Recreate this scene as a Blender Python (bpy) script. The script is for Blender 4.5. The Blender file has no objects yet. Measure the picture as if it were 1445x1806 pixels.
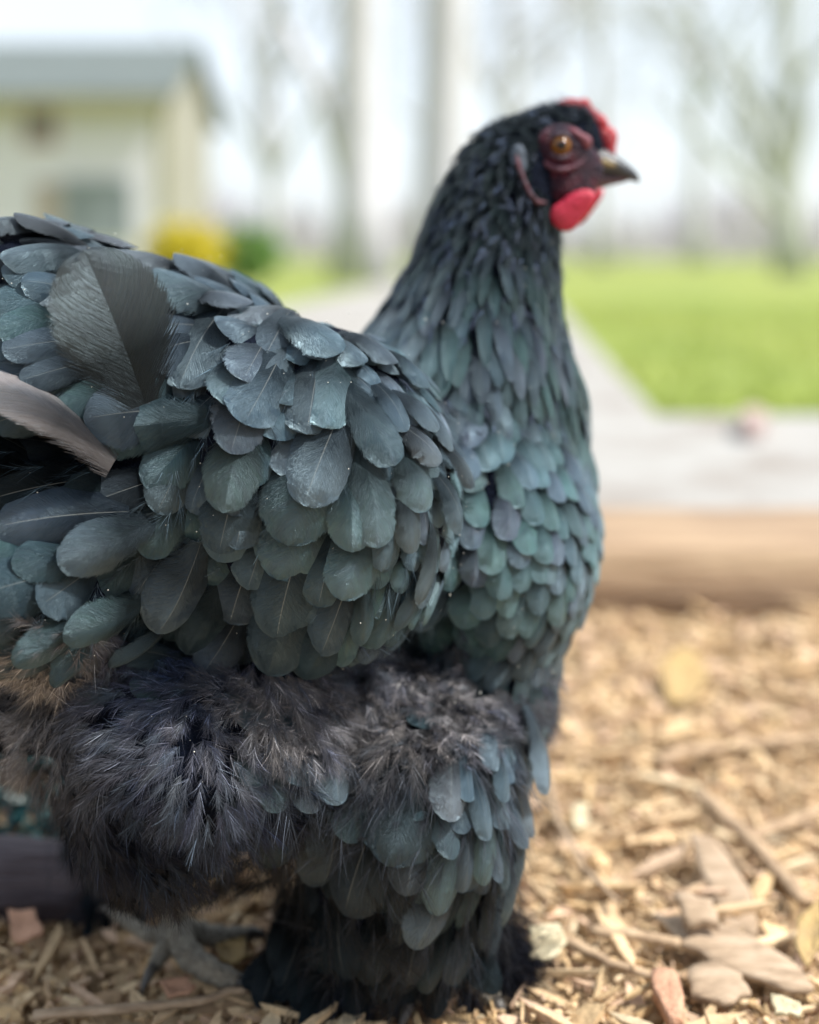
import bpy, math, random
import numpy as np
from mathutils import Vector

random.seed(7); rng = np.random.default_rng(7)
SC = bpy.context.scene; C = SC.collection
R = math.radians

# ------------------------------------------------------------------ camera, world, sun, exposure
F = 2200.0; CX = 722.5; HY = 450.0; CAMH = 0.33          # focal length (px of 1445x1806), principal column, horizon row, lens height
cam_d = bpy.data.cameras.new('camera'); cam = bpy.data.objects.new('camera', cam_d); C.objects.link(cam)
cam.location = (0, 0, CAMH); cam.rotation_euler = (R(90), 0, 0)
cam_d.sensor_fit = 'VERTICAL'; cam_d.sensor_height = 36.0; cam_d.sensor_width = 36.0
cam_d.lens = F / 1806 * 36.0
cam_d.shift_y = -(903 - HY) / 1806
cam_d.clip_start = 0.02; cam_d.clip_end = 2000
cam_d.dof.use_dof = True; cam_d.dof.focus_distance = 0.468; cam_d.dof.aperture_fstop = 3.1
SC.camera = cam

SUN_EL, SUN_AZ = 54.0, 104.0       # azimuth of the direction towards the sun, clockwise from +Y (camera looks to +Y)
w = bpy.data.worlds.new('World'); SC.world = w; w.use_nodes = True
nt = w.node_tree; nt.nodes.clear()
sky = nt.nodes.new('ShaderNodeTexSky'); sky.sky_type = 'NISHITA'; sky.sun_disc = False
sky.sun_elevation = R(SUN_EL); sky.sun_rotation = R(SUN_AZ); sky.dust_density = 3.0; sky.air_density = 1.0
b1 = nt.nodes.new('ShaderNodeBackground'); b1.inputs[1].default_value = 0.05
b2 = nt.nodes.new('ShaderNodeBackground'); b2.inputs[1].default_value = 0.62
tc = nt.nodes.new('ShaderNodeTexCoord'); cn = nt.nodes.new('ShaderNodeTexNoise'); cn.inputs['Scale'].default_value = 2.2; cn.inputs['Detail'].default_value = 3
cr = nt.nodes.new('ShaderNodeValToRGB'); cr.color_ramp.elements[0].position = .35; cr.color_ramp.elements[1].position = .7
cr.color_ramp.elements[0].color = (0.84, 0.90, 0.96, 1); cr.color_ramp.elements[1].color = (0.92, 0.98, 1.0, 1)
ad = nt.nodes.new('ShaderNodeAddShader'); wo = nt.nodes.new('ShaderNodeOutputWorld')
L_ = nt.links.new
L_(tc.outputs['Generated'], cn.inputs['Vector']); L_(cn.outputs['Fac'], cr.inputs[0])
sxy = nt.nodes.new('ShaderNodeSeparateXYZ'); mr = nt.nodes.new('ShaderNodeMapRange'); vs = nt.nodes.new('ShaderNodeVectorMath'); vs.operation = 'SCALE'
mr.inputs['From Min'].default_value = -.7; mr.inputs['From Max'].default_value = .45; mr.inputs['To Min'].default_value = .30; mr.inputs['To Max'].default_value = 1.0
L_(tc.outputs['Generated'], sxy.inputs[0]); zz = nt.nodes.new('ShaderNodeMath'); zz.operation = 'MULTIPLY_ADD'; zz.inputs[1].default_value = 1.1; L_(sxy.outputs[2], zz.inputs[0]); L_(sxy.outputs[1], zz.inputs[2]); L_(zz.outputs[0], mr.inputs['Value']); L_(cr.outputs[0], vs.inputs[0]); L_(mr.outputs[0], vs.inputs['Scale']); L_(vs.outputs[0], b2.inputs[0])
L_(sky.outputs[0], b1.inputs[0]); L_(b1.outputs[0], ad.inputs[0]); L_(b2.outputs[0], ad.inputs[1]); L_(ad.outputs[0], wo.inputs[0])

sd = bpy.data.lights.new('sun', 'SUN'); sun = bpy.data.objects.new('sun', sd); C.objects.link(sun)
sd.energy = 4.2; sd.angle = R(6); sd.color = (1.0, 0.955, 0.88)
sv = Vector((math.sin(R(SUN_AZ)) * math.cos(R(SUN_EL)), math.cos(R(SUN_AZ)) * math.cos(R(SUN_EL)), math.sin(R(SUN_EL))))
sun.rotation_euler = (-sv).to_track_quat('-Z', 'Y').to_euler()
SC.view_settings.view_transform = 'Standard'; SC.view_settings.look = 'None'
SC.view_settings.exposure = 0.6; SC.view_settings.gamma = 1.0
SC.cycles.use_denoising = True; SC.cycles.max_bounces = 6
SC.cycles.transparent_max_bounces = 12

# ------------------------------------------------------------------ helpers
def tag(o, label=None, cat=None, group=None, kind=None):
    if label: o['label'] = label
    if cat: o['category'] = cat
    if group: o['group'] = group
    if kind: o['kind'] = kind
    return o
def empty(name, loc, label, cat, group=None):
    o = bpy.data.objects.new(name, None); C.objects.link(o); o.location = loc; o.empty_display_size = .05
    return tag(o, label, cat, group)
def mesh_obj(name, V, Fc, m, parent=None, smooth=True, data=None, uv=None, loc=None):
    """V (n,3) world coords, Fc (k,3|4) int array or list of tuples"""
    V = np.asarray(V, dtype=np.float64)
    if parent is not None: V = V - np.array(parent.matrix_world.translation if parent.parent is None else world_loc(parent))
    elif loc is not None: V = V - np.array(loc)
    me = bpy.data.meshes.new(name)
    if isinstance(Fc, np.ndarray):
        k = Fc.shape[1]; n = len(Fc)
        me.vertices.add(len(V)); me.vertices.foreach_set('co', V.astype(np.float32).ravel())
        me.loops.add(n * k); me.loops.foreach_set('vertex_index', Fc.astype(np.int32).ravel())
        me.polygons.add(n); me.polygons.foreach_set('loop_start', np.arange(0, n * k, k, dtype=np.int32))
        me.polygons.foreach_set('loop_total', np.full(n, k, dtype=np.int32))
        me.update(calc_edges=True)
    else:
        me.from_pydata([tuple(v) for v in V], [], [tuple(f) for f in Fc])
    if data is not None:
        a = me.attributes.new('fd', 'FLOAT_COLOR', 'POINT'); d = np.asarray(data, dtype=np.float32)
        if d.shape[1] == 3: d = np.concatenate([d, np.ones((len(d), 1), np.float32)], 1)
        a.data.foreach_set('color', d.ravel())
    if uv is not None:
        a = me.attributes.new('fuv', 'FLOAT2', 'POINT'); a.data.foreach_set('vector', np.asarray(uv, dtype=np.float32).ravel())
    me.polygons.foreach_set('use_smooth', np.full(len(me.polygons), smooth))
    me.materials.append(m)
    o = bpy.data.objects.new(name, me); C.objects.link(o)
    if parent is not None: o.parent = parent
    elif loc is not None: o.location = loc
    return o
def world_loc(o):
    p = Vector((0, 0, 0))
    while o is not None: p = p + o.location; o = o.parent
    return p
def px(x, y, Y):            # image point (1445x1806) at depth Y -> world
    return np.array([(x - CX) / F * Y, Y, CAMH - (y - HY) / F * Y])

class MB:
    """collects shapes into one mesh"""
    def __init__(s): s.v = []; s.f = []; s.d = []; s.n = 0
    def add(s, v, f, col=None):
        s.v += [tuple(p) for p in v]; s.f += [tuple(i + s.n for i in q) for q in f]; s.n += len(v)
        if col is not None: s.d += [col] * len(v)
    def box(s, x0, x1, y0, y1, z0, z1, col=None):
        s.add([(x0,y0,z0),(x1,y0,z0),(x1,y1,z0),(x0,y1,z0),(x0,y0,z1),(x1,y0,z1),(x1,y1,z1),(x0,y1,z1)],
              [(0,3,2,1),(4,5,6,7),(0,1,5,4),(1,2,6,5),(2,3,7,6),(3,0,4,7)], col)
    def tube(s, pts, rad, n=8, flat=1.0, flatax=None, col=None):
        pts = [Vector(p) for p in pts]; rings = []
        for i, p in enumerate(pts):
            t = (pts[min(i+1, len(pts)-1)] - pts[max(i-1, 0)]).normalized()
            a = Vector(flatax) if flatax is not None else (Vector((0, 0, 1)) if abs(t.z) < .9 else Vector((1, 0, 0)))
            a = (a - t * a.dot(t)).normalized(); b = t.cross(a)
            r = rad[i] if hasattr(rad, '__len__') else rad
            rings.append([p + a * (math.cos(2*math.pi*k/n) * r * flat) + b * (math.sin(2*math.pi*k/n) * r) for k in range(n)])
        v = [q for r_ in rings for q in r_]; f = []
        for i in range(len(pts)-1):
            for k in range(n): f.append((i*n+k, i*n+(k+1) % n, (i+1)*n+(k+1) % n, (i+1)*n+k))
        f.append(tuple(range(n))[::-1]); f.append(tuple((len(pts)-1)*n+k for k in range(n)))
        s.add(v, f, col)
    def build(s, name, m, parent=None, smooth=False, loc=None):
        return mesh_obj(name, s.v, s.f, m, parent, smooth, s.d if s.d else None, loc=loc)

# ---- node materials
def mat(name): 
    m = bpy.data.materials.new(name); m.use_nodes = True
    return m, m.node_tree, m.node_tree.nodes['Principled BSDF']
def N(nt, t, **kw):
    n = nt.nodes.new(t)
    for k, v in kw.items():
        if k in n.inputs: n.inputs[k].default_value = v
        else: setattr(n, k, v)
    return n
def mathn(nt, op, a, b=None, c=None):
    n = nt.nodes.new('ShaderNodeMath'); n.operation = op
    for i, q in enumerate((a, b, c)):
        if q is None: continue
        if isinstance(q, (int, float)): n.inputs[i].default_value = q
        else: nt.links.new(q, n.inputs[i])
    return n.outputs[0]
def mixc(nt, fac, a, b, bt='MIX'):
    n = nt.nodes.new('ShaderNodeMix'); n.data_type = 'RGBA'; n.blend_type = bt
    for s_, q in ((0, fac), (6, a), (7, b)):
        if isinstance(q, (int, float)): n.inputs[s_].default_value = q
        elif isinstance(q, tuple): n.inputs[s_].default_value = (*q, 1)
        else: nt.links.new(q, n.inputs[s_])
    return n.outputs[2]
def ramp(nt, fac, stops):
    n = nt.nodes.new('ShaderNodeValToRGB'); e = n.color_ramp.elements
    while len(e) < len(stops): e.new(.5)
    for i, (p, c) in enumerate(stops): e[i].position = p; e[i].color = (*c, 1)
    nt.links.new(fac, n.inputs[0]); return n.outputs[0]
def simple(name, col, rough=.7, noise=None, scale=8, bump=0, bscale=60, coord='Object', stretch=(1, 1, 1), spec=.5, sss=0, metal=0):
    m, t, b = mat(name); b.inputs['Roughness'].default_value = rough; b.inputs['Specular IOR Level'].default_value = spec
    b.inputs['Metallic'].default_value = metal
    tcn = N(t, 'ShaderNodeTexCoord'); mp = N(t, 'ShaderNodeMapping'); mp.inputs['Scale'].default_value = stretch
    t.links.new(tcn.outputs[coord], mp.inputs[0])
    if noise is not None:
        n = N(t, 'ShaderNodeTexNoise', Scale=scale, Detail=5.0, Roughness=.6); t.links.new(mp.outputs[0], n.inputs['Vector'])
        stops = [(.3, noise), (.7, col)] if not isinstance(noise, list) else noise
        t.links.new(ramp(t, n.outputs['Fac'], stops), b.inputs['Base Color'])
    else: b.inputs['Base Color'].default_value = (*col, 1)
    if bump:
        n2 = N(t, 'ShaderNodeTexNoise', Scale=bscale, Detail=6.0); t.links.new(mp.outputs[0], n2.inputs['Vector'])
        bp = N(t, 'ShaderNodeBump', Strength=bump); bp.inputs['Distance'].default_value = .01
        t.links.new(n2.outputs['Fac'], bp.inputs['Height']); t.links.new(bp.outputs[0], b.inputs['Normal'])
    if sss: b.inputs['Subsurface Weight'].default_value = sss; b.inputs['Subsurface Radius'].default_value = (.004, .0015, .001); b.inputs['Subsurface Scale'].default_value = 1
    return m
def datamat(name, rough=.8, var=.35, vscale=200, bump=.3, spec=.3):
    """base colour carried per piece, with fine mottling"""
    m, t, b = mat(name); b.inputs['Roughness'].default_value = rough; b.inputs['Specular IOR Level'].default_value = spec
    a = N(t, 'ShaderNodeAttribute', attribute_name='fd'); tcn = N(t, 'ShaderNodeTexCoord')
    n = N(t, 'ShaderNodeTexNoise', Scale=vscale, Detail=5.0); t.links.new(tcn.outputs['Object'], n.inputs['Vector'])
    k = mathn(t, 'MULTIPLY_ADD', n.outputs['Fac'], var * 2, 1 - var)
    mx = N(t, 'ShaderNodeVectorMath', operation='SCALE'); t.links.new(a.outputs['Color'], mx.inputs[0]); t.links.new(k, mx.inputs['Scale'])
    t.links.new(mx.outputs[0], b.inputs['Base Color'])
    if bump:
        bp = N(t, 'ShaderNodeBump', Strength=bump); bp.inputs['Distance'].default_value = .002
        t.links.new(n.outputs['Fac'], bp.inputs['Height']); t.links.new(bp.outputs[0], b.inputs['Normal'])
    return m

# feather: fd = (random, iridescence, brown, brightness in alpha)
def feather_mat():
    m, t, b = mat('feather vane')
    fd = N(t, 'ShaderNodeAttribute', attribute_name='fd'); fu = N(t, 'ShaderNodeAttribute', attribute_name='fuv')
    sp = N(t, 'ShaderNodeSeparateColor'); t.links.new(fd.outputs['Color'], sp.inputs[0])
    rnd, iri, brn = sp.outputs[0], sp.outputs[1], sp.outputs[2]; bri = fd.outputs['Alpha']
    su = N(t, 'ShaderNodeSeparateXYZ'); t.links.new(fu.outputs['Vector'], su.inputs[0]); u, v = su.outputs[0], su.outputs[1]
    au = mathn(t, 'ABSOLUTE', mathn(t, 'SUBTRACT', u, .5))
    bc = mathn(t, 'SUBTRACT', mathn(t, 'MULTIPLY', v, 2.0), mathn(t, 'MULTIPLY', au, 1.7))      # barb coordinate
    cv = N(t, 'ShaderNodeCombineXYZ'); t.links.new(mathn(t, 'MULTIPLY', bc, 44.0), cv.inputs[0]); t.links.new(mathn(t, 'MULTIPLY', au, 2.5), cv.inputs[1]); t.links.new(mathn(t, 'MULTIPLY', rnd, 77.0), cv.inputs[2])
    nb = N(t, 'ShaderNodeTexNoise', Scale=1.6, Detail=4.0, Roughness=.65); t.links.new(cv.outputs[0], nb.inputs['Vector'])
    cv2 = N(t, 'ShaderNodeCombineXYZ'); t.links.new(mathn(t, 'MULTIPLY', bc, 4.0), cv2.inputs[0]); t.links.new(u, cv2.inputs[1]); t.links.new(mathn(t, 'MULTIPLY', rnd, 33.0), cv2.inputs[2])
    nl = N(t, 'ShaderNodeTexNoise', Scale=1.3, Detail=2.0); t.links.new(cv2.outputs[0], nl.inputs['Vector'])
    # hue families: teal-green, blue-green, slate lilac
    hue = ramp(t, mathn(t, 'ADD', mathn(t, 'MULTIPLY', rnd, .75), mathn(t, 'MULTIPLY', nl.outputs['Fac'], .25)),
               [(0, (.020, .085, .070)), (.35, (.030, .105, .095)), (.65, (.035, .08, .11)), (.87, (.06, .075, .13)), (1, (.10, .10, .19))])
    slate = mixc(t, nl.outputs['Fac'], (.005, .015, .042), (.019, .040, .062))
    c = mixc(t, mathn(t, 'MULTIPLY', iri, mathn(t, 'MULTIPLY_ADD', nl.outputs['Fac'], 1.2, .1)), slate, hue)
    c = mixc(t, brn, c, (.125, .100, .090))
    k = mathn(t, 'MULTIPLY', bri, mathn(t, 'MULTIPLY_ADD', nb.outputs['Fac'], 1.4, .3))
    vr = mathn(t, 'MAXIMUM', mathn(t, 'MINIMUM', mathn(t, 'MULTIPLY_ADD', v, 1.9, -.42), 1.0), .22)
    k = mathn(t, 'MULTIPLY', k, vr)          # dark downy base of the vane, deepened with painted overlap shade
    sc = N(t, 'ShaderNodeVectorMath', operation='SCALE'); t.links.new(c, sc.inputs[0]); t.links.new(k, sc.inputs['Scale'])
    sh = mathn(t, 'MULTIPLY', mathn(t, 'LESS_THAN', au, .007), mathn(t, 'LESS_THAN', v, .9))
    shv = mathn(t, 'MULTIPLY', sh, mathn(t, 'MULTIPLY', mathn(t, 'GREATER_THAN', rnd, .5), .34))
    c2 = mixc(t, shv, sc.outputs[0], (.30, .32, .31))
    t.links.new(c2, b.inputs['Base Color'])
    b.inputs['Metallic'].default_value = .15; b.inputs['IOR'].default_value = 1.85
    b.inputs['Roughness'].default_value = .36; b.inputs['Specular IOR Level'].default_value = .95
    b.inputs['Sheen Weight'].default_value = .05; b.inputs['Sheen Roughness'].default_value = .4; b.inputs['Sheen Tint'].default_value = (.5, .7, .9, 1)
    b.inputs['Specular Tint'].default_value = (.62, .86, 1, 1)
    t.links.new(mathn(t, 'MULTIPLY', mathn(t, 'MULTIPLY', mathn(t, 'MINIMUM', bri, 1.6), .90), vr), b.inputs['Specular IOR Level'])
    bp = N(t, 'ShaderNodeBump', Strength=.8); bp.inputs['Distance'].default_value = .0011
    t.links.new(mathn(t, 'ADD', nb.outputs['Fac'], mathn(t, 'MULTIPLY', sh, .4)), bp.inputs['Height']); t.links.new(bp.outputs[0], b.inputs['Normal'])
    # frayed barbs at the vane edge, looser towards the base
    cv3 = N(t, 'ShaderNodeCombineXYZ'); t.links.new(mathn(t, 'MULTIPLY', bc, 60.0), cv3.inputs[0]); t.links.new(mathn(t, 'MULTIPLY', au, 3.0), cv3.inputs[1]); t.links.new(mathn(t, 'MULTIPLY', rnd, 51.0), cv3.inputs[2])
    ne = N(t, 'ShaderNodeTexNoise', Scale=1.7, Detail=2.0); t.links.new(cv3.outputs[0], ne.inputs['Vector'])
    ns = mathn(t, 'MULTIPLY', mathn(t, 'MAXIMUM', mathn(t, 'SUBTRACT', ne.outputs['Fac'], .38), 0.0), 2.6)
    amt = mathn(t, 'MULTIPLY_ADD', mathn(t, 'MAXIMUM', mathn(t, 'SUBTRACT', .55, v), 0.0), 1.3, .17)
    lim = mathn(t, 'SUBTRACT', 1.0, mathn(t, 'MULTIPLY', amt, ns))
    t.links.new(mathn(t, 'LESS_THAN', mathn(t, 'MULTIPLY', au, 2.0), lim), b.inputs['Alpha'])
    return m
def strand_mat():
    m, t, b = mat('downy barbs')
    fd = N(t, 'ShaderNodeAttribute', attribute_name='fd'); t.links.new(fd.outputs['Color'], b.inputs['Base Color'])
    b.inputs['Roughness'].default_value = .6; b.inputs['Specular IOR Level'].default_value = .22
    return m
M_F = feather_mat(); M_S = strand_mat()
M_BODY = simple('dark underdown', (.004, .007, .017), .95, (.002, .004, .010), 60, .6, 300, spec=.1)

# ------------------------------------------------------------------ implicit solids
def Ymid(x): return 0.565 + 0.00008 * (x - 600)
def ell(x, y, rx, ry, rz, dy=0, ang=0, Y=None):
    """ellipsoid from photo px: centre, half sizes in px, rotation in the picture, half depth in metres"""
    Yc = (Ymid(x) if Y is None else Y) + dy
    s = Yc / F
    return (px(x, y, Yc), np.array([rx * s, rz, ry * s]), R(ang))
def sd_ell(P, e):
    c, r, a = e; q = P - c; ca, sa = math.cos(a), math.sin(a)
    q = np.stack([q[..., 0] * ca - q[..., 2] * sa, q[..., 1], q[..., 0] * sa + q[..., 2] * ca], -1)
    k0 = np.linalg.norm(q / r, axis=-1); k1 = np.linalg.norm(q / (r * r), axis=-1)
    return k0 * (k0 - 1) / np.maximum(k1, 1e-9)
def smin(a, b, k):
    h = np.clip(.5 + .5 * (b - a) / k, 0, 1); return b * (1 - h) + a * h - k * h * (1 - h)
def union(P, prims, k):
    d = None
    for e in prims:
        kk = k if len(e) == 3 else e[3]; s_ = sd_ell(P, e[:3]); d = s_ if d is None else smin(d, s_, kk)
    return d
def surface_nets(f, lo, hi, h):
    lo = np.array(lo); n = np.ceil((np.array(hi) - lo) / h).astype(int) + 1
    g = [lo[i] + h * np.arange(n[i]) for i in range(3)]
    P = np.stack(np.meshgrid(*g, indexing='ij'), -1); D = f(P); S = D < 0
    cs = np.zeros([n[0]-1, n[1]-1, n[2]-1, 3]); cnt = np.zeros([n[0]-1, n[1]-1, n[2]-1])
    sl = lambda o, a: slice(o, n[a]-1+o)
    for ax in range(3):
        o1, o2 = [i for i in range(3) if i != ax]
        for a in (0, 1):
            for b in (0, 1):
                o = [0, 0, 0]; o[o1] = a; o[o2] = b; p = o[:]; p[ax] = 1
                i0 = tuple(sl(o[i], i) for i in range(3)); i1 = tuple(sl(p[i], i) for i in range(3))
                x = S[i0] != S[i1]; d0, d1 = D[i0], D[i1]
                tt = np.where(x, d0 / np.where(x, d0 - d1, 1), 0)
                pt = P[i0] + (P[i1] - P[i0]) * tt[..., None]
                cs += np.where(x[..., None], pt, 0); cnt += x
    act = cnt > 0; idx = -np.ones(act.shape, int); idx[act] = np.arange(act.sum()); V = cs[act] / cnt[act][:, None]
    Q = []
    for ax in range(3):
        a1, a2 = (ax + 1) % 3, (ax + 2) % 3
        i0 = [slice(None)] * 3; i1 = [slice(None)] * 3; i0[ax] = slice(0, -1); i1[ax] = slice(1, None)
        X = S[tuple(i0)] != S[tuple(i1)]; pts = np.argwhere(X)
        ok = (pts[:, a1] > 0) & (pts[:, a2] > 0) & (pts[:, a1] < n[a1]-1) & (pts[:, a2] < n[a2]-1); pts = pts[ok]
        ins = S[tuple(i0)][tuple(pts.T)]
        def ci(d1, d2):
            q = pts.copy(); q[:, a1] -= d1; q[:, a2] -= d2; return idx[tuple(q.T)]
        q = np.stack([ci(1, 1), ci(0, 1), ci(0, 0), ci(1, 0)], 1); q[~ins] = q[~ins][:, ::-1]; Q.append(q)
    return V, np.concatenate(Q)

BODY = [
    ell(850, 930, 205, 255, .072, .012),            # breast
    ell(800, 800, 175, 190, .062, .015),            # shoulder
    ell(850, 1120, 125, 170, .055, .01, 14),
    ell(520, 880, 300, 290, .080, .0),              # trunk
    ell(290, 785, 330, 322, .078, .0),              # saddle
    ell(60, 700, 300, 300, .060, .0),               # tail root
    ell(-60, 610, 260, 225, .045, .0),
    ell(140, 980, 180, 165, .075, -.005),           # under tail
    ell(340, 1260, 235, 190, .080, .0),             # belly down
    ell(340, 1380, 150, 85, .070, .0),
    ell(520, 1290, 170, 170, .075, .0),
    ell(95, 1190, 130, 112, .070, .05),             # vent down, far side
    ell(895, 1215, 75, 125, .050, .006, 14),
    ell(728, 1375, 200, 200, .058, -.022),          # thigh
    ell(708, 1530, 190, 160, .052, -.014),          # hock down
    ell(655, 1640, 160, 80, .045, .0),
    ell(215, 1450, 75, 90, .030, .055),            # far leg down
    ell(830, 650, 165, 190, .050, .012, 0),         # neck base
    ell(745, 650, 110, 130, .040, .012, 30),
    ell(850, 510, 135, 165, .040, .012, 20),
    ell(880, 370, 112, 140, .031, .012, 26),
    ell(925, 275, 95, 74, .023, .012, -8),
    ell(985, 255, 72, 72, .019, .012),              # cranium
    ell(1012, 242, 46, 50, .014, .012, 35),
    ell(1015, 305, 58, 54, .013, .012, 10),         # face
    ell(960, 700, 62, 160, .035, .012, -14),        # front of hackle
]
WING = [ell(590, 860, 215, 290, .050, -.052, -8), ell(430, 800, 120, 260, .045, -.045, 0)]
HOLLOW = ell(50, 800, 210, 58, .055, -.088, 14)
def f_body(P):
    d = union(P, BODY, .014); d = -smin(-d, sd_ell(P, HOLLOW), .012)
    return smin(d, union(P, WING, .02), .004)
def grad(f, P, e=.0008):
    g = np.zeros_like(P)
    for i in range(3):
        o = np.zeros(3); o[i] = e; g[..., i] = f(P + o) - f(P - o)
    return g / np.maximum(np.linalg.norm(g, axis=-1, keepdims=True), 1e-9)
def hit(pts, f=None, y0=.36, y1=.80):
    """first surface point of f along the lens ray of each photo pixel"""
    f = f or f_body; pts = np.atleast_2d(np.asarray(pts, float))
    D = np.stack([(pts[:, 0] - CX) / F, np.ones(len(pts)), -(pts[:, 1] - HY) / F], -1); O = np.array([0, 0, CAMH])
    t = np.full(len(pts), y0); done = np.zeros(len(pts), bool)
    for _ in range(160):
        d = f(O + D * t[:, None]); done = done | (d < .0003); t = np.where(done, t, t + np.maximum(d, .0004) * .8)
    return O + D * t[:, None], (t < y1)

# ------------------------------------------------------------------ the hen
HEN = empty('hen', (0.0, 0.56, 0.0), 'black hen with green-blue sheen, red comb and feathered feet standing on the wood chips', 'hen')
bpy.context.view_layer.update()
V, Q = surface_nets(f_body, (-.30, .42, .005), (.14, .72, .43), .0036)
Vb, Qb = surface_nets(lambda P: f_body(P) + .0026, (-.30, .42, .005), (.14, .72, .43), .0036)
mesh_obj('body', Vb, Qb, M_BODY, HEN)

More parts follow.
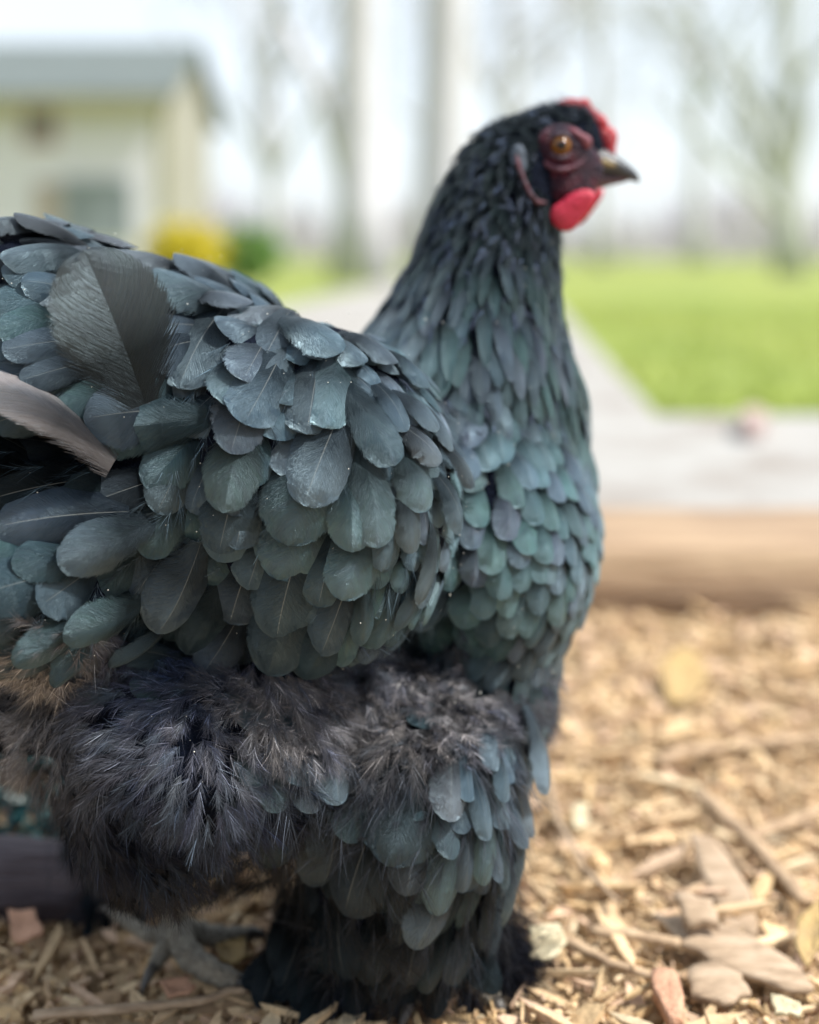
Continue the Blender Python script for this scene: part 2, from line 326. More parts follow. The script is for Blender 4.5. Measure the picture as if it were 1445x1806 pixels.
# ---- flow of the plumage, in picture space: x, y, dx, dy, length, width, lift, iridescence, brown, brightness
FLOW = np.array([
 # tail / saddle
 (-60, 450, -1, .25, 190, 85, .10, .25, .25, .9), (60, 440, 1, .2, 150, 60, .08, .1, .6, .8), (120, 520, -1, .25, 170, 80, .10, .35, .15, 1), (20, 600, -1, .35, 170, 75, .12, .5, 0, 1),
 (250, 480, -1, .1, 140, 75, .08, .25, .45, 1), (300, 560, -.9, .5, 150, 95, .10, .35, .2, 1), (60, 720, -1, .3, 170, 80, .1, .4, 0, .9), (230, 760, -1, .1, 160, 100, .10, .4, 0, 1),
 (400, 520, -1, .35, 110, 62, .10, .2, .3, 1), (480, 520, -.8, .5, 95, 50, .10, .2, .2, 1), (570, 560, -.5, .8, 80, 40, .10, .15, .15, 1.05), (630, 600, .1, 1, 75, 34, .12, .15, .1, 1.1),
 (60, 850, -1, .3, 180, 95, .05, .2, .2, .12), (30, 790, -1, .3, 160, 95, .05, .1, .0, .1), (150, 840, -1, .3, 160, 95, .05, .1, .0, .12), (240, 860, -1, .4, 130, 80, .05, .2, .0, .3), (60, 960, -1, .15, 180, 100, .10, .6, .0, .9), (200, 1000, -.9, .5, 150, 85, .12, .5, .05, .9), (120, 1100, -1, .5, 150, 80, .12, .55, 0, .8),  # very low brightness here paints the shade of the hollow under the tail
 (300, 1050, -.6, .8, 130, 85, .12, .4, .1, .9), (330, 880, -.5, .8, 120, 70, .1, .5, .0, .8),
 # wing
 (450, 640, -.4, .9, 130, 105, .12, .25, .15, 1.1), (420, 850, -.15, 1, 120, 92, .12, .45, .05, 1), (540, 700, -.3, .95, 125, 95, .12, .25, .15, 1.15), (540, 850, -.3, .95, 140, 115, .12, .35, .05, 1.1),
 (520, 1030, -.25, 1, 140, 110, .12, .45, 0, 1), (630, 860, .0, 1, 120, 75, .12, .35, .05, 1.1), (610, 1000, -.3, 1, 110, 85, .12, .45, 0, 1.1), (640, 700, .5, .9, 120, 62, .12, .25, .1, 1.1),
 (700, 700, .6, .8, 90, 42, .12, .2, .1, 1.1), (730, 820, .4, .9, 95, 52, .12, .3, .05, 1.15), (780, 880, .2, 1, 90, 48, .12, .4, .05, 1.2), (720, 960, .0, 1, 95, 48, .12, .4, 0, 1.1), (720, 1060, -.3, 1, 110, 40, .1, .4, 0, 1),
 (440, 1120, -.4, 1, 140, 95, .10, .45, 0, .8), (600, 1130, -.5, 1, 110, 60, .1, .5, 0, .9),
 # breast
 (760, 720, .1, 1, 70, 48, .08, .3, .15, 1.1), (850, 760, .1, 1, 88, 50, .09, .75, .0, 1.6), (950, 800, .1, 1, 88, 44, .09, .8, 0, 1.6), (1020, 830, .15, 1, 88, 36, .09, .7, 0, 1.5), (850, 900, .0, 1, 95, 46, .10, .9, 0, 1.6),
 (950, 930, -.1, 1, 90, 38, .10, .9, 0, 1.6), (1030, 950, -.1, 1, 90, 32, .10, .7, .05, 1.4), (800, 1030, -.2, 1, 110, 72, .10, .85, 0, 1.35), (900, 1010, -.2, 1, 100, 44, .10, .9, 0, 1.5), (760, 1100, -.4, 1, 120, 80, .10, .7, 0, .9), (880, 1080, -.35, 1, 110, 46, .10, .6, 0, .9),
 (980, 1100, -.3, 1, 90, 36, .12, .5, .1, .9), (850, 1150, -.5, .9, 110, 50, .1, .5, 0, .8), (1010, 1180, -.2, 1, 80, 36, .2, .2, .5, .9),
 # neck
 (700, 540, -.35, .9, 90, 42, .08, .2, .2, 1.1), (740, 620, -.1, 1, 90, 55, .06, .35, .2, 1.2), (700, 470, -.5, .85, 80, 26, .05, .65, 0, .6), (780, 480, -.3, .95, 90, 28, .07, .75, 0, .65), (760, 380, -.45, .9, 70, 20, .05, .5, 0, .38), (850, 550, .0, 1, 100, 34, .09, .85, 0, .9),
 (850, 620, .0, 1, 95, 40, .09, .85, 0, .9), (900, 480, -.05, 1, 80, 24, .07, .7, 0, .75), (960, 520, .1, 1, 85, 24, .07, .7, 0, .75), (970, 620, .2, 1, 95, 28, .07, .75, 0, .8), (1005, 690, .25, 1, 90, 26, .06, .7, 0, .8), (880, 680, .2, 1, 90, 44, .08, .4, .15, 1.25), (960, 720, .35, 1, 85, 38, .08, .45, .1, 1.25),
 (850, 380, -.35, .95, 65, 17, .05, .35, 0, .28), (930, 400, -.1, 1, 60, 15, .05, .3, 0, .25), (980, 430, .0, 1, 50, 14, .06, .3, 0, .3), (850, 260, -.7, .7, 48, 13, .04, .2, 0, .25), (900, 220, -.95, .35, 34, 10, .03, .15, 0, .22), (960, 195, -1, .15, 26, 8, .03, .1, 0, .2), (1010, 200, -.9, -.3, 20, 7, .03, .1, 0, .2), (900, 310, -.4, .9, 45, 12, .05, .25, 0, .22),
 # belly and thigh
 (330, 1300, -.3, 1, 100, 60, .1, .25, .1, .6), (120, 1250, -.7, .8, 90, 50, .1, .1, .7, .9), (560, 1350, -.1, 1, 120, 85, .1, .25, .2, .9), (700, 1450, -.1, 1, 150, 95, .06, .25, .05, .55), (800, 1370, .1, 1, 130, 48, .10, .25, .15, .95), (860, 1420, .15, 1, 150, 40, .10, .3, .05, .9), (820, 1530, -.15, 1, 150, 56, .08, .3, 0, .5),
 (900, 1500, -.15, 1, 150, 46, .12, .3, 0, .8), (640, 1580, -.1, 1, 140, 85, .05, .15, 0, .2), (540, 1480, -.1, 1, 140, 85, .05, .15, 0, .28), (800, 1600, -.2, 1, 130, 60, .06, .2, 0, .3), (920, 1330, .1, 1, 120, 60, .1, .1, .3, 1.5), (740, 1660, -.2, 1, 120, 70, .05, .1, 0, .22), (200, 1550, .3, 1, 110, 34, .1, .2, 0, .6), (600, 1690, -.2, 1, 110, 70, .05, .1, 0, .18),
], float)
def flow(x, y):
    x = np.atleast_1d(x); y = np.atleast_1d(y)
    d2 = (x[:, None] - FLOW[:, 0])**2 + (y[:, None] - FLOW[:, 1])**2 + 150.
    W = 1 / d2**1.8; W /= W.sum(1, keepdims=True); return W @ FLOW[:, 2:]

NU, NV = 8, 14
uu = np.linspace(-1, 1, NU + 1); vv = 1 - (1 - np.linspace(0, 1, NV + 1))**1.5
def feathers(P, D, Nn, L, W, lift, seed, tipround=None, curl=.2, camber=.34, roof=.05, basew=.5, offset=0.0, irr=.03):
    """vectorised contour feathers. P root, D direction, Nn normal (n,3); L, W, lift in metres/ratio (n,)"""
    n = len(P); r = np.random.default_rng(seed)
    L = np.asarray(L, float); W = np.asarray(W, float); lift = np.broadcast_to(lift, n)
    S = np.cross(Nn, D)
    tr = np.broadcast_to(.62 if tipround is None else tipround, n)[:, None]          # where the tip begins to round off
    v = vv[None, :]
    tip = np.clip(1 - (np.clip((v - tr) / (1 - tr), 0, 1))**2.15, 0, 1)**.5; tip = np.where(v > tr, tip, 1)
    base = basew + (1 - basew) * np.sin(np.clip(v / np.maximum(tr, .3), 0, 1) * math.pi / 2)
    wv = tip * base * (1 + irr * r.standard_normal((n, len(vv))))
    sd_ = r.uniform(-.05, .05, n)[:, None]
    u = uu[None, None, :]
    ww = wv[:, :, None] * u
    lat = ww * (W / 2)[:, None, None]
    # barbs sweep towards the tip at the edges
    along = v[:, :, None] * L[:, None, None] + np.abs(u) * 0.0
    bend = sd_[:, :, None] * (v[:, :, None]**2) * L[:, None, None]
    cl = (curl * r.uniform(.6, 1.5, n))[:, None, None]
    tw = r.uniform(-.15, .15, n)[:, None, None]
    up = (lift[:, None, None] + cl) * L[:, None, None] * v[:, :, None] - cl * L[:, None, None] * v[:, :, None]**2.2 \
        - camber * r.uniform(.6, 1.4, n)[:, None, None] * np.abs(ww)**2 * (W / 2)[:, None, None] - roof * np.abs(ww) * (W / 2)[:, None, None] + tw * lat * v[:, :, None]
    rip = r.uniform(0, 6.28, n)[:, None, None]
    up = up + .012 * W[:, None, None] * np.sin(9 * v[:, :, None] - 5 * np.abs(u) + rip) * np.abs(u) + offset - (offset + .0035) * (1 - v[:, :, None])**2.5
    X = P[:, None, None, :] + D[:, None, None, :] * along[..., None] + S[:, None, None, :] * (lat + bend)[..., None] + Nn[:, None, None, :] * up[..., None]
    nv = (NU + 1) * (NV + 1)
    i = np.arange(NV)[:, None] * (NU + 1) + np.arange(NU)[None, :]
    q = np.stack([i, i + 1, i + NU + 2, i + NU + 1], -1).reshape(-1, 4)
    Fc = (q[None] + (np.arange(n) * nv)[:, None, None]).reshape(-1, 4)
    uv = np.zeros((n, NV + 1, NU + 1, 2)); uv[..., 0] = uu * .5 + .5; uv[..., 1] = vv[:, None]
    return X.reshape(-1, 3), Fc, uv.reshape(-1, 2), nv
def fdata(r, n, iri, brn, bri, nv):
    brn = np.asarray(brn) * .6
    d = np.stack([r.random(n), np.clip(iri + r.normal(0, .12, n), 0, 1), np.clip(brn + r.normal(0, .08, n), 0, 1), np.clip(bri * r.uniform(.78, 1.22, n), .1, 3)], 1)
    return np.repeat(d, nv, axis=0)
def tangent(d3, n):
    t = d3 - n * (d3 * n).sum(-1, keepdims=True); return t / np.maximum(np.linalg.norm(t, axis=-1, keepdims=True), 1e-6)

# ---- the large feathers that can be told apart in the photograph: tip, root, width, brown, iridescence, brightness, extra lift
KEY = {
 'wing': ('covert_feather', [
  (440,688,502,565,118,.15,.2,1.25,8), (430,760,488,640,128,.1,.45,1.1,6), (405,802,440,700,92,.05,.5,.95,4), (400,900,425,760,98,.15,.45,1.0,5), (393,968,418,850,98,.05,.4,.8,3),
  (398,590,512,560,62,.3,.15,1.25,9), (592,652,498,572,72,.2,.15,1.15,8), (562,768,592,640,108,.15,.25,1.3,8), (540,776,560,650,108,.1,.45,1.1,5), (532,890,592,748,134,.05,.25,1.25,9), (515,958,552,800,150,.0,.55,.95,5),
  (500,1014,540,900,122,.1,.45,.9,4), (488,1102,532,955,128,0,.35,1.0,7), (680,832,612,690,76,.1,.3,1.15,8), (655,962,640,800,82,.1,.35,1.15,7), (613,968,618,835,82,.1,.5,1.1,5), (598,1044,642,938,106,0,.35,1.2,7),
  (562,1132,618,1010,104,0,.5,1.0,5), (757,822,698,752,56,.1,.2,1.2,8), (734,902,712,805,78,.05,.4,1.15,6), (714,970,708,868,58,.05,.45,1.2,6), (752,770,694,700,46,.15,.15,1.15,8), (788,936,770,846,58,.1,.3,1.3,7), (806,866,765,782,42,.2,.1,1.3,8),
  (722,1056,758,935,38,.1,.4,1.2,5), (694,1100,740,1000,44,0,.5,1.0,3), (637,1118,640,1028,40,0,.5,1.1,6), (600,1152,622,1062,48,0,.6,1.2,5), (706,770,660,680,48,.15,.2,1.1,6), (640,660,575,600,60,.2,.15,1.1,6),
  (660,1000,690,900,60,0,.4,.9,2), (560,1060,590,950,90,0,.4,.9,2), (470,1170,520,1040,110,0,.4,.8,2), (540,1180,590,1090,80,0,.45,.8,2), (690,660,610,590,50,.2,.15,1.1,5), (740,700,680,620,42,.15,.15,1.1,5), (780,800,730,710,40,.15,.15,1.15,5),
  (660,1130,700,1030,50,0,.5,1.0,2), (590,590,520,525,48,.25,.15,1.05,5), (650,600,580,545,44,.2,.15,1.05,4)]),
 'saddle': ('saddle_feather', [
  (325,702,392,555,128,.1,.35,1.05,6), (160,752,345,738,108,.05,.4,1.1,8), (262,500,402,540,92,.2,.3,1.0,5), (0,480,140,450,70,.1,.35,1.0,5), (35,510,130,520,60,.0,.4,1.0,6), (-5,590,110,560,80,.05,.5,1.0,4),
  (5,625,140,600,60,0,.55,1.0,5), (38,678,150,640,62,0,.5,.9,4), (200,470,320,470,60,.5,.1,1.1,4), (300,470,400,500,70,.3,.2,1.0,5), (400,490,500,520,60,.35,.1,1.0,5), (470,500,560,545,52,.3,.1,1.0,5), (-40,430,90,400,52,.6,.1,.9,6),
  (20,400,150,440,46,.7,.1,.8,6), (440,555,340,520,60,.3,.2,.9,2), (255,640,350,600,100,.05,.4,1,2)]),
 'undertail': ('undertail_feather', [
  (5,925,205,905,128,0,.55,1.0,8), (102,992,255,925,88,.35,.25,1.2,9), (275,1088,345,968,112,.2,.2,1.3,9), (95,1108,235,1068,88,0,.55,.95,7), (185,1152,300,1080,70,0,.4,.9,6), (20,1000,160,985,80,0,.5,.85,5), (200,1150,330,1170,50,0,.3,.8,3),
  (150,1180,260,1130,70,0,.3,.7,2), (330,1130,390,1040,80,0,.4,.8,4), (365,1180,420,1090,80,0,.4,.8,3)]),
 'thigh': ('thigh_feather', [
  (690,1520,740,1370,150,.1,.2,.75,6), (775,1450,790,1330,66,.3,.05,1.9,12), (760,1590,800,1440,70,0,.4,1.0,9), (832,1545,845,1420,44,0,.45,1.3,9), (730,1650,775,1560,76,.05,.25,1.1,8), (575,1420,570,1310,86,.2,.15,1.3,8), (848,1370,850,1280,44,.1,.2,1.4,9), (868,1420,862,1320,36,.1,.3,1.3,9),
  (880,1560,905,1420,40,0,.35,1.0,9), (905,1580,925,1470,36,0,.3,.9,8), (860,1620,895,1490,44,0,.3,.9,7), (835,1480,820,1350,40,.1,.3,1.4,10), (800,1560,820,1430,48,0,.35,1.0,5), (560,1540,590,1400,110,.1,.2,.45,3), (620,1600,660,1450,110,0,.2,.4,2),
  (925,1400,915,1260,64,.25,.0,2.3,14), (950,1430,945,1330,34,.6,0,.9,8), (820,1420,800,1300,44,.1,.25,1.3,8)]),
}

# candidate roots over the whole body, both sides
tri = np.concatenate([Q[:, [0, 1, 2]], Q[:, [0, 2, 3]]]); A = V[tri]
ar = np.linalg.norm(np.cross(A[:, 1] - A[:, 0], A[:, 2] - A[:, 0]), axis=1)
pick = rng.choice(len(tri), 60000, p=ar / ar.sum()); bb = rng.random((60000, 2)); fl = bb.sum(1) > 1; bb[fl] = 1 - bb[fl]
CP = A[pick, 0] + (A[pick, 1] - A[pick, 0]) * bb[:, :1] + (A[pick, 2] - A[pick, 0]) * bb[:, 1:]
CN = grad(f_body, CP)
def pic(P):      # picture coordinates of a surface point (far side folded onto the near one)
    xr = P[:, 0] / .565 * F + CX; ym = 0.577 + 0.00008 * (xr - 600)
    Yn = np.where(P[:, 1] > ym, 2 * ym - P[:, 1], P[:, 1])
    return P[:, 0] / Yn * F + CX, (CAMH - P[:, 2]) / Yn * F + HY
cx_, cy_ = pic(CP); FL = flow(cx_, cy_)
face = ((cx_ - 1006) / 62)**2 + ((cy_ - 290) / 64)**2 < 1
face |= (cx_ > 1052) & (cy_ > 215) & (cy_ < 380)
low = cy_ > 1740
sc_ = CP[:, 1] / F
D3 = np.stack([FL[:, 0], np.zeros(len(FL)), -FL[:, 1]], 1); TD = tangent(D3, CN)
flu = (cy_ > 1170 + np.where(cx_ > 820, 60, 0) + np.where(cx_ < 200, -40, 0))
NK = (cy_ < 700) & (cx_ > 660); latf = np.where(NK, .56, .74); widf = np.where(NK, .95, 1.0)
order = rng.permutation(len(CP)); order = order[~(face | low)[order]]
kept = []; KP = np.zeros((12000, 3)); KD = KP.copy(); KL = np.zeros(12000); KW = np.zeros(12000); nk = 0
for i in order:
    L = FL[i, 2] * sc_[i]; W = FL[i, 3] * sc_[i]
    if flu[i]: L *= 1.15; W *= 1.15
    if nk:
        dv = KP[:nk] - CP[i]; a_ = (dv * TD[i]).sum(1); q2 = (dv * dv).sum(1) - a_**2
        if ((a_ / (.42 * np.minimum(L, KL[:nk])))**2 + q2 / (latf[i] * np.minimum(W, KW[:nk]))**2 < 1).any(): continue
    KP[nk] = CP[i]; KL[nk] = L; KW[nk] = W; kept.append(i); nk += 1
    if nk >= 11900: break
kept = np.array(kept)
KA = np.array([q for _, l_ in KEY.values() for q in l_], float); t0x = cx_[kept] + FL[kept, 0] * FL[kept, 2] * .62; t0y = cy_[kept] + FL[kept, 1] * FL[kept, 2] * .62
ab = KA[:, 2:4] - KA[:, 0:2]; ap = np.stack([t0x[:, None] - KA[:, 0], t0y[:, None] - KA[:, 1]], -1); h_ = np.clip((ap * ab).sum(-1) / (ab**2).sum(-1), .0, .75)
dd_ = np.linalg.norm(ap - h_[..., None] * ab, axis=-1) < KA[:, 4] * .42

kx, ky = cx_[kept], cy_[kept]
ZONES = [
 ('tail_plumage', (kx < 330) & (ky < 860)),
 ('head_plumage', (ky < 420) & (kx > 780)),
 ('neck_hackle', (ky < 720) & (kx > 640) & ~((kx < 700) & (ky > 560))),
 ('wing_plumage', (kx > 330) & (kx < 800) & (ky < 1150)),
 ('undertail_plumage', (kx <= 330) & (ky < 1170)),
 ('breast_plumage', (kx >= 780) & (ky < 1230)),
 ('leg_plumage', (kx > 480) & (ky >= 1150)),
 ('belly_plumage', (kx > 430) | (ky < 1200)),
]
used = np.zeros(nk, bool)
for zi, (name, z) in enumerate(ZONES):
    z = z & ~used; used |= z
    if not z.any(): continue
    k = kept[z]; f_ = FL[k]; n = len(k); r = np.random.default_rng(100 + zi)
    ang = r.normal(0, .09 if name != 'belly_plumage' else .35, n)[:, None]; Dk = TD[k] * np.cos(ang) + np.cross(CN[k], TD[k]) * np.sin(ang)
    L = f_[:, 2] * sc_[k] * r.uniform(.85, 1.2, n) * (1.35 if name == 'neck_hackle' else 1); W = f_[:, 3] * sc_[k] * r.uniform(.85, 1.15, n) * {'breast_plumage': 1.4, 'neck_hackle': .98, 'head_plumage': 1.15, 'leg_plumage': 1.1}.get(name, 1.25)
    tr = .35 if name in ('neck_hackle', 'head_plumage') else np.clip(1 - .62 * W / L, .2, .7)
    lf = f_[:, 4] * (.45 if name in ('wing_plumage', 'tail_plumage', 'undertail_plumage') else .6)
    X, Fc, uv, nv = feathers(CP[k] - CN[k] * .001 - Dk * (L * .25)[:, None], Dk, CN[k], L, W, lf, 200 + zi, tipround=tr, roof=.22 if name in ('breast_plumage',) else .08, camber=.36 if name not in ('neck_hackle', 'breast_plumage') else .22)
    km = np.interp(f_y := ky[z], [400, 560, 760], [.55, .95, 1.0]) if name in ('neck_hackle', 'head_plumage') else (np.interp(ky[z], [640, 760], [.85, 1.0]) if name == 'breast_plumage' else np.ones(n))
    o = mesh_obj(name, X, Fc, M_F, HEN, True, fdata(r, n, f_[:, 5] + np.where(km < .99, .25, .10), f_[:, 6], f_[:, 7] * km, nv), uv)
    o['kind'] = 'stuff'

groups = {'wing': ('wing', WING), 'saddle': ('saddle', None), 'undertail': ('tail_coverts', None), 'thigh': ('thigh', None)}
wpts = []
for key, (fname, lst) in KEY.items():
    lst = np.array(lst, float); r = np.random.default_rng(len(lst))
    mid = hit(lst[:, 0:2] * .55 + lst[:, 2:4] * .45)[0]; g = grad(f_body, mid, .004)
    root, _ = hit(lst[:, 2:4]); tipx, _ = hit(lst[:, 0:2])
    # keep the plane of the feather on the body, tips not deeper than the root's neighbourhood
    tipY = np.clip(tipx[:, 1], root[:, 1] - .02, root[:, 1] + .02)
    tipP = np.stack([(lst[:, 0] - CX) / F * tipY, tipY, CAMH - (lst[:, 1] - HY) / F * tipY], 1)
    d = tipP - root; L = np.linalg.norm(d, axis=1); d = d / L[:, None]
    nn = tangent(g, d); W = lst[:, 4] * 1.12 * mid[:, 1] / F
    off = .0004 + lst[:, 8] * .00050
    # the body the group hangs on
    par = None
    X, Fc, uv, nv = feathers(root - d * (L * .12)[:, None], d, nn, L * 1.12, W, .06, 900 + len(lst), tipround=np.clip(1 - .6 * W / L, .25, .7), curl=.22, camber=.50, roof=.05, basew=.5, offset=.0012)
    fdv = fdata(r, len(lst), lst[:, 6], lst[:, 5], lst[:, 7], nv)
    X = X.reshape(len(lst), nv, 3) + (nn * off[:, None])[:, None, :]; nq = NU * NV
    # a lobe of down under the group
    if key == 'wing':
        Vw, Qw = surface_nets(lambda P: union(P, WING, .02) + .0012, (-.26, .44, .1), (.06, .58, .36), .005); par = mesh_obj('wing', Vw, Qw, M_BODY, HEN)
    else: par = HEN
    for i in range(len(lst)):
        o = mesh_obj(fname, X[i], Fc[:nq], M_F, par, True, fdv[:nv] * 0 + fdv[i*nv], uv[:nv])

# the big loose feather standing up at the rump and the pale curved tail feather
r0, _ = hit([(250, 705)]); r0 = r0[0]; lf_t = px(150, 432, r0[1] - .012)
d = lf_t - r0; L = np.linalg.norm(d); d /= L; nn = tangent(np.array([[.25, -1, .25]]), d[None])
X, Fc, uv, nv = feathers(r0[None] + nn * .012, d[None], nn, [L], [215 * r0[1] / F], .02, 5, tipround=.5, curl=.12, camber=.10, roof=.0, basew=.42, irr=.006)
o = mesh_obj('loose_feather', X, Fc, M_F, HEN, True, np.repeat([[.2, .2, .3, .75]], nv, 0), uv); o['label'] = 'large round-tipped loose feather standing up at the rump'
yq = hit([(60, 690), (150, 745), (20, 670)])[0][:, 1].min() - .004; r0 = px(200, 818, yq + .004); t0 = px(-110, 668, yq - .002)
d = t0 - r0; L = np.linalg.norm(d); d /= L; nn = tangent(np.array([[0., -.55, .8]]), d[None])
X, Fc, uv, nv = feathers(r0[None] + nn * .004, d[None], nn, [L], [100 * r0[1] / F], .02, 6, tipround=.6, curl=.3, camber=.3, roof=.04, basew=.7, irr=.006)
o = mesh_obj('tail_feather', X, Fc, M_F, HEN, True, np.repeat([[.4, 0, .8, 3.0]], nv, 0), uv); o['label'] = 'curved tail feather, light painted on as a pale grey-brown tone'  # high brightness value paints the light along this feather

# ---- down and stray barbs
def strands(P, D, L, wid, seed, col, droop=.25, seg=4, nrm=None, curl=.3, name=None, parent=None):
    n = len(P); r = np.random.default_rng(seed); t = np.linspace(0, 1, seg + 1)[None, :, None]
    side = np.cross(D, r.standard_normal((n, 3))); side /= np.linalg.norm(side, axis=1, keepdims=True) + 1e-9
    b = side * r.normal(0, curl, (n, 1)); b[:, 2] -= droop
    X = P[:, None, :] + D[:, None, :] * (L[:, None, None] * t) + b[:, None, :] * (L[:, None, None] * t**2)
    ws = np.cross(D, nrm if nrm is not None else np.array([0, -1., 0])); ws /= np.linalg.norm(ws, axis=1, keepdims=True) + 1e-9
    ws = ws + r.normal(0, .3, (n, 3)); ws /= np.linalg.norm(ws, axis=1, keepdims=True)
    wd = (wid[:, None, None] * (1 - .8 * t)) * .5
    VV = np.stack([X - ws[:, None, :] * wd, X + ws[:, None, :] * wd], 2).reshape(n, -1, 3)
    i = np.arange(seg)[:, None] * 2; q = np.concatenate([i, i + 1, i + 3, i + 2], 1); nv = 2 * (seg + 1)
    Fc = (q[None] + (np.arange(n) * nv)[:, None, None]).reshape(-1, 4)
    return VV.reshape(-1, 3), Fc, np.repeat(col, nv, axis=0)
def tufts(name, k, per, Lpx, fan, seed, colf, wid=.00022, lift=.35, droop=.25, clump=0, puff=.006):
    """k indices of surface candidates; every tuft is a plume of barbs fanning from one shaft; clumps of tufts lie over each other like plumes"""
    r = np.random.default_rng(seed); n = len(k); P = CP[k].copy(); Nn = CN[k]; T = TD[k]
    shade = np.ones(n)
    if clump:
        cc_ = r.choice(n, clump, replace=False); Dm = np.linalg.norm(P[:, None] - P[cc_][None], axis=2) * r.uniform(.7, 1.3, (1, clump)); j = Dm.argmin(1)
        ph = r.normal(0, .55, clump)[j][:, None] + r.normal(0, .15, n)[:, None]; T0 = T * np.cos(ph) + np.cross(Nn, T) * np.sin(ph)
        rel = P - P[cc_][j]; al = (rel * T0).sum(1); lat = rel - T0 * al[:, None]
        sz = .016 * r.uniform(.8, 1.3, clump)[j]
        T = T0 + lat / sz[:, None] * .9; T -= Nn * (T * Nn).sum(1, keepdims=True); T /= np.linalg.norm(T, axis=1, keepdims=True)
        q = np.clip((al / sz + 1) / 2, 0, 1); P += Nn * (puff * np.sin(q * 2.6) * np.exp(-(lat**2).sum(1) / sz**2))[:, None]
        shade = r.uniform(.55, 1.5, clump)[j]
    else:
        ph = r.normal(0, .45, n)[:, None]; T = T * np.cos(ph) + np.cross(Nn, T) * np.sin(ph)
    Ls = Lpx * sc_[k] * r.uniform(.6, 1.3, n)
    li = lift * r.uniform(.4, 1.6, n)[:, None]
    ax = T + Nn * li; ax /= np.linalg.norm(ax, axis=1, keepdims=True)
    s = r.random((n, per)); side = np.sign(r.standard_normal((n, per)))
    a = side * (fan * (1 - s * .75)) * r.uniform(.5, 1.1, (n, per))
    S = np.cross(Nn, ax)
    B = ax[:, None, :] * np.cos(a)[..., None] + S[:, None, :] * np.sin(a)[..., None] + Nn[:, None, :] * (r.normal(.0, .12, (n, per)))[..., None]
    R0 = P[:, None, :] + ax[:, None, :] * (s * .6 * Ls[:, None])[..., None]
    LL = Ls[:, None] * (.45 + .25 * r.random((n, per)))
    col = colf(k, r) * shade[:, None] * np.clip(1.45 - (cy_[k] - 1150) / 330, .25, 1.45)[:, None]; cc = np.repeat(col[:, None, :], per, 1) * r.uniform(.6, 1.5, (n, per, 1)) * np.where(r.random((n, per, 1)) < .05, 4.5, 1)  # down painted paler above and darker below, like light from overhead
    NN = np.repeat(Nn[:, None, :], per, 1)
    return strands(R0.reshape(-1, 3), B.reshape(-1, 3), LL.ravel(), np.full(n * per, wid) * r.uniform(.6, 1.4, n * per), seed + 1, np.clip(cc.reshape(-1, 3), 0, 1), droop, nrm=NN.reshape(-1, 3))
def choose(mask, count, seed):
    idx = np.flatnonzero(mask); return np.random.default_rng(seed).choice(idx, min(count, len(idx)), replace=False)
def col_down(k, r):
    x, y = cx_[k], cy_[k]; n = len(k)
    navy = np.array([.009, .016, .042]); brown = np.array([.112, .106, .108]); teal = np.array([.035, .062, .078]); grey = np.array([.185, .178, .178])
    bl = lambda cx, cy, rx, ry: np.exp(-(((x - cx) / rx)**2 + ((y - cy) / ry)**2))
    wb = np.clip(bl(600, 1275, 150, 70) + bl(790, 1220, 100, 90) + bl(740, 1330, 100, 50) + bl(480, 1240, 80, 70) + .35 * bl(330, 1330, 160, 120) + .8 * bl(90, 1250, 100, 130) + .45 * bl(110, 1400, 70, 80) + .5 * bl(950, 1200, 60, 80), 0, 1)  # brown-grey down zones, with light on the upper parts put into the colour
    wb = np.clip(wb * r.uniform(.25, 1.15, n), 0, 1)[:, None]; wt = (r.random(n)**2)[:, None] * .5
    c = navy * .8 * (1 - wt) + teal * wt; c = c * (1 - wb) + brown * wb
    g = np.clip(bl(60, 1220, 80, 120), 0, 1)[:, None]; return c * (1 - g) + grey * g
near = CN[:, 1] < .5
jit = rng.normal(0, 45, len(cx_)); down = ((cy_ + jit * .6) > 1165 + np.where(cx_ > 820, 60, 0) + np.where(cx_ < 200, -40, 0)) & (cy_ < 1590) & ~((cx_ > 500 + jit) & (cy_ > 1370 + jit)) & ~((cx_ > 800) & (cy_ > 1260 + jit))
parts = []
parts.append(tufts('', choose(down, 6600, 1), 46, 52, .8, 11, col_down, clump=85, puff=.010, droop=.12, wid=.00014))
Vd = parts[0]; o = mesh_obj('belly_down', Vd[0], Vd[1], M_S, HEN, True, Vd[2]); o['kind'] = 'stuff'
crumb = flu & (((cx_ - 640) / 240)**2 + ((cy_ - 1265) / 90)**2 < 1)
Vd = tufts('', choose(crumb | ((((cx_ - 800) / 90)**2 + ((cy_ - 1230) / 120)**2 < 1) & flu), 1000, 2), 46, 36, 1.5, 21, col_down, lift=.8, droop=.05, clump=60, puff=.004)
o = mesh_obj('thigh_down', Vd[0], Vd[1], M_S, HEN, True, Vd[2]); o['kind'] = 'stuff'
legz = flu & (cx_ > 470) & (cy_ > 1300) & (cx_ < 900)
Vd = tufts('', choose(legz | ((cx_ > 470) & (cx_ < 880) & (cy_ > 1500)), 900, 3), 16, 80, .5, 31, lambda k, r: np.array([.035, .044, .060]) * r.uniform(.4, 1.8, (len(k), 1)), wid=.00014, lift=.3, clump=40, puff=.004)
o = mesh_obj('leg_wisps', Vd[0], Vd[1], M_S, HEN, True, Vd[2]); o['kind'] = 'stuff'
body_w = (~flu) & (cx_ < 820) & (cy_ > 600) & (cx_ > 0) & ~((cx_ > 620) & (cy_ < 700))
Vd = tufts('', choose(body_w, 700, 4), 14, 60, .45, 41, lambda k, r: np.array([.022, .036, .048]) * r.uniform(.6, 1.8, (len(k), 1)), wid=.00014, lift=.16, droop=.08)
o = mesh_obj('stray_barbs', Vd[0], Vd[1], M_S, HEN, True, Vd[2]); o['kind'] = 'stuff'
hed = (cy_ < 760) & (cx_ > 690) & ~face
